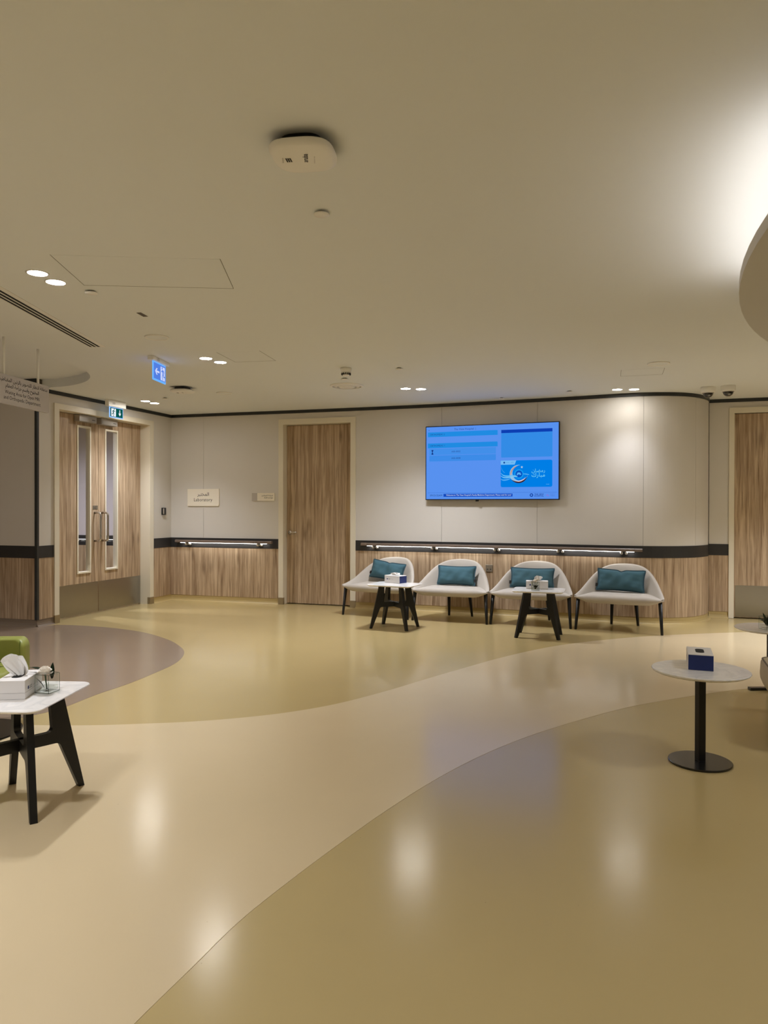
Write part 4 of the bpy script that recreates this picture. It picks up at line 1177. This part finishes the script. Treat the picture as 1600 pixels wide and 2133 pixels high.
for k, (a, b, lb) in enumerate(feet):
    pa_, pb_ = at_z(*a, 0), at_z(*b, 0)
    mid = (pa_+pb_)/2; rz = math.atan2(pb_.y-pa_.y, pb_.x-pa_.x)
    if k == 0: rz -= R(2.5); mid = mid + Vector((-0.03, 0.012, 0))
    if k == 3: mid = mid + Vector((-0.012, -0.028, 0))
    if chair0 is None:
        chair0 = make_chair(lb); chair0.location = (mid.x, mid.y, 0.0); chair0.rotation_euler = (0, 0, rz); c = chair0
    else: c = dup(chair0, (mid.x, mid.y, 0.0), rz, lb)
    chairs.append((mid, rz))

# cushions
def cushion_mesh(w, h, thick, pinch=0.0, seed=0):
    rnd = random.Random(seed)
    bm = bmesh.new(); NX, NY = 26, 18
    ph = [rnd.uniform(0, 6.28) for _ in range(6)]
    def pos(i, j, side):
        u = -1+2*i/NX; v = -1+2*j/NY
        fx = 1-0.07*(1-v*v)*0 - 0.05*(1-abs(v))**1.0*abs(u)**3
        x = w/2*u*(1-0.06*(1-v*v)*(abs(u)**4)); z = h/2*v*(1-0.09*(1-u*u)*(abs(v)**4))
        if pinch and v > 0: z -= pinch*math.exp(-(u/0.12)**2)*v**2
        e = max(0.0, (1-abs(u)**3.2))*max(0.0, (1-abs(v)**3.2))
        f = e**0.55
        wr = 0.10*math.sin(5*u+3*v+ph[0])*f + 0.07*math.sin(11*u-4*v+ph[3])*f + 0.12*math.sin(9*u-7*v+ph[1])*(1-f)*e**0.2 + 0.14*math.sin(14*v+4*u+ph[2])*(1-f)*e**0.2
        y = side*thick/2*(f*(1+wr))
        if pinch: y *= 1-0.35*math.exp(-(u/0.10)**2)*(0.5+0.5*v)
        return Vector((x, y, z))
    F_ = [[bm.verts.new(pos(i, j, -1)) for i in range(NX+1)] for j in range(NY+1)]
    B_ = [[F_[j][i] if (i in (0, NX) or j in (0, NY)) else bm.verts.new(pos(i, j, 1)) for i in range(NX+1)] for j in range(NY+1)]
    for j in range(NY):
        for i in range(NX):
            bm.faces.new((F_[j][i], F_[j][i+1], F_[j+1][i+1], F_[j+1][i]))
            bm.faces.new((B_[j][i], B_[j+1][i], B_[j+1][i+1], B_[j][i+1]))
    rim = [F_[0][i].co.copy() for i in range(NX)] + [F_[j][NX].co.copy() for j in range(NY)] + [F_[NY][i].co.copy() for i in range(NX, 0, -1)] + [F_[j][0].co.copy() for j in range(NY, 0, -1)]
    bmesh.ops.recalc_face_normals(bm, faces=bm.faces[:])
    return bm, rim
def flange(rim, w=0.012):
    """flat sewn edge outside the pillow's rim"""
    bm = bmesh.new(); n = len(rim); A = []; 
    for i, p in enumerate(rim):
        t_ = (rim[(i+1) % n]-rim[i-1]).normalized(); o = Vector((t_.z, 0, -t_.x))
        q = p + o*w
        A.append([bm.verts.new(p + Vector((0, -0.003, 0)) - o*0.006), bm.verts.new(q + Vector((0, -0.002, 0))), bm.verts.new(q + Vector((0, 0.002, 0))), bm.verts.new(p + Vector((0, 0.003, 0)) - o*0.006)])
    for i in range(n):
        a, b = A[i], A[(i+1) % n]
        for k in range(4): bm.faces.new((a[k], b[k], b[(k+1) % 4], a[(k+1) % 4]))
    bmesh.ops.recalc_face_normals(bm, faces=bm.faces[:])
    return bm
def cushion(k, label, dx, dy, dz, tilt, roll, w, h, pinch=0.0, tagside=-1, yaw=0.0):
    mid, rz = chairs[k]
    Mx = Matrix.Translation((mid.x, mid.y, 0)) @ Matrix.Rotation(rz, 4, 'Z') @ Matrix.Translation((dx, dy, dz)) @ Matrix.Rotation(yaw, 4, 'Z') @ Matrix.Rotation(tilt, 4, 'X') @ Matrix.Rotation(roll, 4, 'Y')
    t = tag(bpy.data.objects.new('cushion', None), label, 'cushion', 'teal cushions'); C.objects.link(t)
    t.matrix_world = Mx
    bm, rim = cushion_mesh(w, h, 0.13, pinch, k)
    obj('cushion_body', bm, M['teal'], t, True)
    obj('flange', flange(rim), M['tealdark'], t)
    obj('care_tag', bx(tagside*w/2-0.016, tagside*w/2+0.016, -0.003, 0.003, -h/2+0.035, -h/2+0.075), M['plasticdark'], t)
cushion(0, 'teal cushion tilted on the chair next to the single door', 0.0, 0.37, 0.577, R(-17), R(7), 0.49, 0.235, 0.012)
cushion(1, 'smooth teal cushion on the second chair from the door', 0.0, 0.37, 0.551, R(-17), R(0), 0.49, 0.238, 0.0, 1)
cushion(2, 'teal cushion on the third chair, behind the flower vase', -0.03, 0.37, 0.551, R(-17), R(0), 0.53, 0.238, 0.0)
cushion(3, 'teal cushion dented in the middle on the last chair', -0.02, 0.37, 0.561, R(-17), R(1.5), 0.54, 0.252, 0.018)

# ------------------------------------------------------------------ rectangular side tables
TOPZ = 0.517
def top_mesh(w, d, r, z1_, th_=0.020):
    rings = []
    for k, z in ((-0.030, z1_-th_), (-0.006, z1_-0.008), (0.0, z1_-0.005), (-0.0015, z1_-0.0015), (-0.004, z1_)):
        rings.append([(x, y, z) for x, y in rrect(w+2*k, d+2*k, max(0.01, r+k), 7)])
    return loft(rings)
def leg_mesh(ang, sgn_y):
    pts = [(0.275, 0.0), (0.302, 0.0), (0.302, 0.004), (0.192, TOPZ-0.02), (0.126, TOPZ-0.02)]
    for i in range(5):   # upper fillet
        a = PI*0.02 + (PI/2-PI*0.02)*i/4
        pts.append((0.118+0.022*math.cos(a), 0.330-0.022*math.sin(a)))
    pts += [(0.0, 0.308), (0.0, 0.252), (0.10, 0.250)]
    for i in range(5):
        a = PI/2 - (PI/2-R(20))*i/4
        pts.append((0.155+0.03*math.cos(a), 0.220+0.03*math.sin(a)))
    bm = prism_y(pts, -0.016, 0.016)
    bm.transform(Matrix.Rotation(ang, 4, 'Z'))
    return bm
def make_side_table(label, loc, rz):
    t = thing('side_table', label, 'table', loc, rz, 'white topped side tables')
    obj('tabletop', top_mesh(0.57, 0.45, 0.065, TOPZ), M['marble'], t, False)
    a = math.atan2(0.37, 0.47)
    for ag in (a, PI-a, PI+a, -a): obj('leg', leg_mesh(ag, 1), M['black'], t)
    return t
# far tables from the measured feet
fa = [at_z(*p, 0) for p in ((771.5, 1309), (795.8, 1299.7), (849.7, 1314.6), (871.7, 1305.6))]
ca = sum(fa, Vector((0, 0, 0)))/4; da = (fa[2]-fa[0]) + (fa[3]-fa[1]); rza = math.atan2(da.y, da.x)
TA = make_side_table('white topped side table in front of the first two chairs', (ca.x, ca.y, 0), rza)
f0, f1 = at_z(1072.5, 1328.6, 0), at_z(1166, 1333.6, 0); f2 = at_z(1167, 1322.3, 0)
db = f1-f0; rzb = math.atan2(db.y, db.x); nb = Vector((-math.sin(rzb), math.cos(rzb), 0))
cb = (f0+f1)/2 + nb*0.185
TB = dup(TA, (cb.x, cb.y, 0), rzb, 'white topped side table in front of the third chair')
g0, g1 = at_z(70, 1717, 0), at_z(172, 1634, 0); dg = g1-g0; rzg = math.atan2(dg.y, dg.x); ng = Vector((-math.sin(rzg), math.cos(rzg), 0))
cg = (g0+g1)/2 + ng*0.185
TG = dup(TA, (cg.x, cg.y, 0), rzg, 'white topped side table in the left foreground')

# ------------------------------------------------------------------ round tables
def round_table(label, c, topz, r, base, rz=0.0):
    t = thing('round_table', label, 'table', (c[0], c[1], 0), rz, 'round pedestal tables')
    obj('tabletop', lathe([(r-0.022, topz-0.020), (r-0.004, topz-0.012), (r, topz-0.007), (r-0.001, topz-0.002), (r-0.004, topz), (0.02, topz)], 72), M['marble'], t, False)
    bm = bx(-0.021, 0.021, -0.021, 0.021, 0.011, topz-0.019, 0.003)
    obj('pedestal', bm, M['black'], t)
    if base == 'disc': obj('base_plate', lathe([(0.166, 0.0), (0.168, 0.003), (0.168, 0.010), (0.165, 0.012)], 64), M['blackmetal'], t, False)
    else: obj('base_bar', bx(-0.17, 0.17, -0.022, 0.022, 0.0, 0.022, 0.001), M['blackmetal'], t)
    return t
pr_ = at_z(1458.5, 1588, 0.0)
pl_ = at_z(1391, 1574, 0.0)
RT1 = (pr_.x, pr_.y)
round_table('round marble topped table holding a navy tissue box', RT1, 0.522, 0.258, 'disc', R(12))
q2 = at_z(1605, 1437, 0.0); RT2 = (q2.x, q2.y)
round_table('round marble topped table cut by the right edge', RT2, 0.487, 0.258, 'bar', R(2))

# ------------------------------------------------------------------ tissue boxes and vases
def tissue_box(label, loc, rz, tissue, lid=False, logo=1, size=(0.24, 0.13, 0.088)):
    t = thing('tissue_box', label, 'tissue box', loc, rz, 'white tissue boxes')
    L_, D_, H_ = size
    bm = bx(-L_/2, L_/2, -D_/2, D_/2, 0.0, H_, 0.0012, 1); obj('carton', bm, M['card'], t)
    obj('navy_end', bx(L_/2-0.0005, L_/2+0.0008, -D_/2+0.001, D_/2-0.001, 0.0015, H_-(0.004)), M['navy'], t)
    obj('opening', prism([(x, y) for x, y in rrect(0.12, 0.045, 0.021, 6)], H_-0.0005, H_+0.0006), M['slot'], t)
    if lid:
        bm = bmesh.new()
        bx(-L_/2-0.0006, L_/2+0.0012, -D_/2-0.0006, D_/2+0.0006, H_*0.33, H_*0.338, bm=bm); obj('lid_line', bm, M['inkgrey'], t)
    for yy, rot_ in ((-D_/2-0.0006, (PI/2, 0, 0)), (D_/2+0.0006, (PI/2, 0, PI))):
        k = 1 if yy < 0 else -1
        b = bmesh.new()
        prism_y([(-0.075*k+0.0085*math.cos(2*PI*i/14), H_*0.52+0.0085*math.sin(2*PI*i/14)) for i in range(14)], yy-0.0002, yy+0.0002, bm=b)
        obj('emblem', b, M['navy'], t)
        text('THE VIEW', M['ink'], t, (-0.061*k, yy, H_*0.56), width=0.035, align='LEFT', rot=rot_, bold=0.02)
        text('HOSPITAL', M['ink'], t, (-0.061*k, yy, H_*0.46), width=0.035, align='LEFT', rot=rot_, bold=0.02)
        text('Cedars-Sinai', M['inkgrey'], t, (-0.012*k, yy, H_*0.51), width=0.028, align='LEFT', rot=rot_)
    if tissue:
        sheets = {'tall': (0.098, 0.052, 0.016, -0.034, 2), 'tip': (0.055, 0.040, 0.012, 0.010, 2), 'low': (0.030, 0.065, 0.022, 0.0, 2)}[tissue]
        ht, wt, dp, lean, nl_ = sheets
        for q in range(nl_):
            b = bmesh.new(); NU, NV = 22, 14; G = []
            for j_ in range(NV+1):
                v = j_/NV; row = []
                for i_ in range(NU+1):
                    u = -1+2*i_/NU
                    wd_ = 0.018 + (wt-0.018)*math.sin(PI/2*min(1, v*1.15))**0.8
                    top = ht*(1-0.30*abs(u)**2.2 - 0.05*math.sin(3*u+q*1.3))
                    x = u*wd_ + lean*v**1.2 + q*0.010
                    y = (dp*(0.6+0.6*v)*math.cos(PI*(u*0.9+q*0.6)) + 0.006*math.sin(9*u+5*v+q))*(1 if q == 0 else -0.8)
                    row.append(b.verts.new((y if tissue == 'tall' and False else x, y, H_ + 0.0008 + top*v)))
                G.append(row)
            for r0, r1 in zip(G, G[1:]):
                for k in range(NU): b.faces.new((r0[k], r0[k+1], r1[k+1], r1[k]))
            if tissue == 'tall':      # the sheet leans across the box, towards its short side
                b.transform(Matrix.Translation((0, 0, 0)) @ Matrix.Rotation(R(-97), 4, 'Z'))
            obj('tissue', b, M['tissue'], t, True)
    return t
def leaf_mesh(L_, wd, bend, n=7):
    bm = bmesh.new(); rows = []
    for i in range(n+1):
        f = i/n; w_ = wd*math.sin(PI*min(1, f*0.93+0.07))**0.9*(1-0.15*f)
        y = L_*f; z = -bend*f*f
        rows.append([bm.verts.new((-w_, y, z+w_*0.25)), bm.verts.new((0, y, z)), bm.verts.new((w_, y, z+w_*0.25))])
    for a, b in zip(rows, rows[1:]):
        for k in range(2): bm.faces.new((a[k], a[k+1], b[k+1], b[k]))
    bmesh.ops.solidify(bm, geom=bm.faces[:], thickness=0.0008)
    return bm
def flower_vase(label, loc, rz, flowers, leaves, s=0.085, h=0.09, stems=True):
    t = thing('flower_vase', label, 'vase', loc, rz, 'square glass vases')
    g = bmesh.new(); th_ = 0.005
    rings = [[(x, y, z) for x, y in rrect(k, k, r_, 3)] for k, r_, z in ((s-0.004, 0.004, 0.0), (s, 0.006, 0.003), (s, 0.006, h), (s-2*th_, 0.003, h), (s-2*th_, 0.003, 0.012))]
    obj('glass_body', loft(rings), M['glass'], t)
    e_ = bmesh.new(); k_ = s/2-0.0015
    for x_, y_ in ((k_, k_), (-k_, k_), (-k_, -k_), (k_, -k_)): tube([(x_, y_, 0.002), (x_, y_, h)], 0.0016, 6, bm=e_)
    for a_, b_ in (((k_, k_), (-k_, k_)), ((-k_, k_), (-k_, -k_)), ((-k_, -k_), (k_, -k_)), ((k_, -k_), (k_, k_))):
        for z_ in (0.003, h): tube([(*a_, z_), (*b_, z_)], 0.0016, 6, bm=e_)
    obj('glass_edges', e_, M['glassedge'], t, True)
    obj('water', prism(rrect(s-2*th_-0.001, s-2*th_-0.001, 0.003, 3), 0.0125, h*0.34), M['water'], t)
    for k, (fx, fy, fz, fr) in enumerate(flowers):
        st = obj('stem', tube([(fx*0.1, fy*0.1, 0.014), (fx*0.5, fy*0.5, fz*0.5), (fx, fy, fz)], 0.0028, 8), M['stem'], t, True)
        rnd = random.Random(k+3)
        b = bmesh.new()
        for layer in range(5):
            npet = 6+layer*2
            for i in range(npet):
                a = 2*PI*i/npet + layer*0.7 + rnd.uniform(-0.15, 0.15); tilt_ = R(82 - layer*19) + rnd.uniform(-0.12, 0.12)
                L_ = fr*(1.08-0.02*layer)
                m_ = Matrix.Translation((fx, fy, fz)) @ Matrix.Rotation(a, 4, 'Z') @ Matrix.Rotation(tilt_, 4, 'X')
                row = []
                for q in range(4):
                    f = q/3; w_ = fr*(0.16+0.34*f)*(1 if q < 3 else 0.75)
                    row.append([b.verts.new(m_ @ Vector((x_*w_, L_*f, fr*0.16*f*f + (0.05*fr*rnd.uniform(-1, 1) if q == 3 else 0) + abs(x_)*fr*0.06))) for x_ in (-1, -0.4, 0.4, 1)])
                for u, v in zip(row, row[1:]):
                    for q in range(3): b.faces.new((u[q], u[q+1], v[q+1], v[q]))
        obj('blossom', b, M['petal'], st, False)
    for (L_, wd, bend, px, py, pz, tilt_, az, rl) in leaves:
        o = obj('leaf', leaf_mesh(L_, wd, bend), M['leaf'], t, True)
        o.matrix_local = Matrix.Translation((px, py, pz)) @ Matrix.Rotation(az, 4, 'Z') @ Matrix.Rotation(tilt_, 4, 'X') @ Matrix.Rotation(rl, 4, 'Y')
    return t
# left foreground table
pn = at_z(52, 1457, TOPZ); pfar = at_z(90, 1393, TOPZ+0.088)
dvb = (pfar-pn); dvb.z = 0; rzl = math.atan2(dvb.y, dvb.x)
nl = Vector((-math.sin(rzl), math.cos(rzl), 0)); ul = dvb.normalized()
cl_ = pn + ul*0.12 + nl*0.065
tissue_box('white tissue box with a tall tissue, left foreground', (cl_.x, cl_.y, TOPZ+0.0008), rzl, 'tall', lid=True)
rzv = R(-15); vc = Vector((-1.640, 3.577))
flower_vase('square glass vase with one white carnation, left foreground', (vc.x, vc.y, TOPZ+0.0008), rzv, [(-0.006, -0.010, 0.088, 0.036)],
            [(0.080, 0.013, 0.004, 0.012, 0.018, 0.062, R(86), R(-rzv*57.3), 0.0), (0.085, 0.010, 0.02, -0.015, 0.0, 0.094, R(30), R(105), 0.3), (0.095, 0.007, 0.035, -0.02, 0.01, 0.098, R(25), R(92), -0.4), (0.075, 0.008, 0.02, -0.02, -0.005, 0.096, R(18), R(65), 0.5),
             (0.085, 0.007, 0.025, -0.02, 0.015, 0.098, R(20), R(78), 0.3), (0.07, 0.009, 0.015, -0.01, -0.01, 0.02, R(65), R(120), 0.5)], s=0.080)
# far table A
ba0 = at_z(801, 1213.0, TOPZ); ba1 = at_z(841.5, 1216.8, TOPZ)
dv = ba1-ba0; rzx = math.atan2(dv.y, dv.x)
cx_ = ba0 + dv.normalized()*0.12 + Vector((-math.sin(rzx), math.cos(rzx), 0))*0.066
tissue_box('white tissue box with low tissue on the first side table', (cx_.x, cx_.y, TOPZ+0.0008), rzx, 'low')
# far table B
bb0 = at_z(1096, 1226.9, TOPZ); bb1 = at_z(1142, 1228.0, TOPZ)
dv = bb1-bb0; rzx = math.atan2(dv.y, dv.x)
cx_ = bb0 + dv.normalized()*0.12 + Vector((-math.sin(rzx), math.cos(rzx), 0))*0.066
tissue_box('white tissue box behind the vase on the second side table', (cx_.x, cx_.y, TOPZ+0.0008), rzx, 'tip')
vq = at_z(1117, 1230.6, TOPZ)
flower_vase('small glass vase of white blossoms before a tissue box', (vq.x, vq.y+0.040, TOPZ+0.0008), rzx - R(2), [(-0.004, -0.014, 0.092, 0.028), (-0.034, -0.01, 0.078, 0.020), (0.024, -0.004, 0.108, 0.020)],
            [(0.07, 0.014, 0.02, -0.01, 0, 0.09, R(30), R(110), 0.2), (0.06, 0.014, 0.02, -0.02, 0.01, 0.10, R(45), R(70), 0.2), (0.05, 0.014, 0.02, 0.0, -0.02, 0.03, R(60), R(170), 0.2), (0.05, 0.015, 0.02, 0.015, -0.01, 0.03, R(60), R(200), 0.3)])
# round table box: navy end to the camera
n0 = at_z(1434.5, 1395.5, 0.522); n1 = at_z(1486, 1399.2, 0.522)
dv = n1-n0; rze = math.atan2(dv.y, dv.x)             # direction of the short end
rzb_ = rze - PI/2                                     # long axis points at the camera
inward = Vector((-math.sin(rze), math.cos(rze), 0))
cbx = (n0+n1)/2 + inward*0.12
tissue_box('white tissue box showing its navy end on the round table', (cbx.x, cbx.y, 0.5228), rzb_, None)
# vase on the second round table
vq = at_z(1593, 1311, 0.487)
flower_vase('glass vase of dark green leaves on the right edge table', (vq.x+0.02, vq.y, 0.4878), R(14), [],
            [(0.10, 0.020, 0.01, -0.01, 0, 0.030, R(78), R(10), 0.1), (0.10, 0.021, 0.02, 0.01, 0.0, 0.028, R(62), R(-60), 0.3), (0.08, 0.018, 0.02, -0.005, 0.0, 0.028, R(60), R(60), -0.5), (0.09, 0.008, 0.02, -0.01, 0.0, 0.055, R(24), R(95), 0.3), (0.07, 0.018, 0.01, 0.0, -0.01, 0.026, R(66), R(170), 0.3)], h=0.10)

# ------------------------------------------------------------------ green tub chair behind the left table
GC = thing('tub_chair', 'green leather pedestal chair behind the left foreground table', 'chair', (-2.575, 4.60, 0), R(4))
obj('base_disc', lathe([(0.278, 0.0), (0.282, 0.004), (0.280, 0.012), (0.05, 0.018), (0.03, 0.02)], 64), M['blackmetal'], GC, False)
obj('pole', cyl(0.028, 0.028, 0.018, 0.24, 24), M['blackmetal'], GC, True)
def back_panel():
    """upright padded back, gently curved in plan, crowned top, rounded rim"""
    rings = []
    for y_, k in ((-0.060, 0.90), (-0.056, 0.95), (-0.040, 0.985), (-0.02, 1.0), (0.030, 1.0), (0.050, 0.975), (0.055, 0.93)):
        rg = []
        for x, z in rrect(0.54, 0.34, 0.05, 8):
            X = x*k; f = (X/0.27)
            rg.append((X, y_ - 0.085*f*f, 0.395 + z*(1-(1-k)*1.2) + 0.020*(1-f*f)))
        rings.append(rg)
    return loft(rings)
obj('backrest', back_panel(), M['green'], GC, True, loc=(0.0, 0.235, 0.0))
obj('seat', loft([[(x, y, z) for x, y in rrect(0.54*k, 0.50*k, 0.14, 8)] for k, z in ((0.86, 0.235), (0.97, 0.25), (1.0, 0.29), (1.0, 0.36), (0.97, 0.395), (0.90, 0.41), (0.5, 0.418))]), M['green'], GC, True, loc=(0.0, -0.03, 0))
def seam_line(x0, x1_, z0, z1_, n=12):
    pts = []
    for i in range(n+1):
        x = x0+(x1_-x0)*i/n; z = z0+(z1_-z0)*i/n; f = x/0.27
        pts.append((x, 0.235 - 0.0575 - 0.085*f*f, z + 0.02*(1-f*f)*0))
    return tube(pts, 0.0032, 8)
obj('seam', seam_line(0.238, 0.240, 0.40, 0.555), M['greenseam'], GC, True)
obj('seam', seam_line(-0.24, 0.235, 0.452, 0.452), M['greenseam'], GC, True)

# ------------------------------------------------------------------ beige ottoman at the right edge
oc = at_z(1594, 1404, 0.43)
OT = thing('ottoman', 'beige leather seat block with piping, cut by the right edge', 'ottoman', (oc.x + 0.475, oc.y + 0.03, 0), R(-20))
def block(w, d, z0, z1, r_):
    rings = [[(x, y, z) for x, y in rrect(w+2*k, d+2*k, r_+k, 8)] for k, z in ((-0.05, z0), (-0.02, z0+0.02), (-0.004, z0+0.06), (0.0, (z0+z1)/2), (-0.006, z1-0.02), (-0.015, z1-0.006), (-0.03, z1))]
    return loft(rings)
obj('cushion', block(0.80, 0.80, 0.24, 0.43, 0.07), M['beige'], OT, True)
rr_ = rrect(0.80-0.03, 0.80-0.03, 0.06, 8); rr_ = rr_ + [rr_[0]]
obj('piping', tube([(x, y, 0.4265) for x, y in rr_], 0.005, 8, caps=False), M['seam'], OT, True)
obj('plinth', block(0.62, 0.62, 0.0, 0.245, 0.05), M['beige'], OT, True)

# ------------------------------------------------------------------ floor door stop
ds = at_z(1537, 1306, 0.0)
t = thing('door_stop', 'small chrome dome door stop on the gold floor', 'door stop', (ds.x, ds.y, 0.0))
obj('stop_dome', lathe([(0.024, 0.0), (0.024, 0.012)] + [(0.024*math.cos(R(a)), 0.012+0.024*math.sin(R(a))) for a in range(10, 86, 12)], 24), M['chrome'], t, True)
obj('rubber_ring', lathe([(0.0245, 0.004), (0.029, 0.005), (0.029, 0.010), (0.0245, 0.011)], 24, cap0=False, cap1=False), M['plasticdark'], t, True)
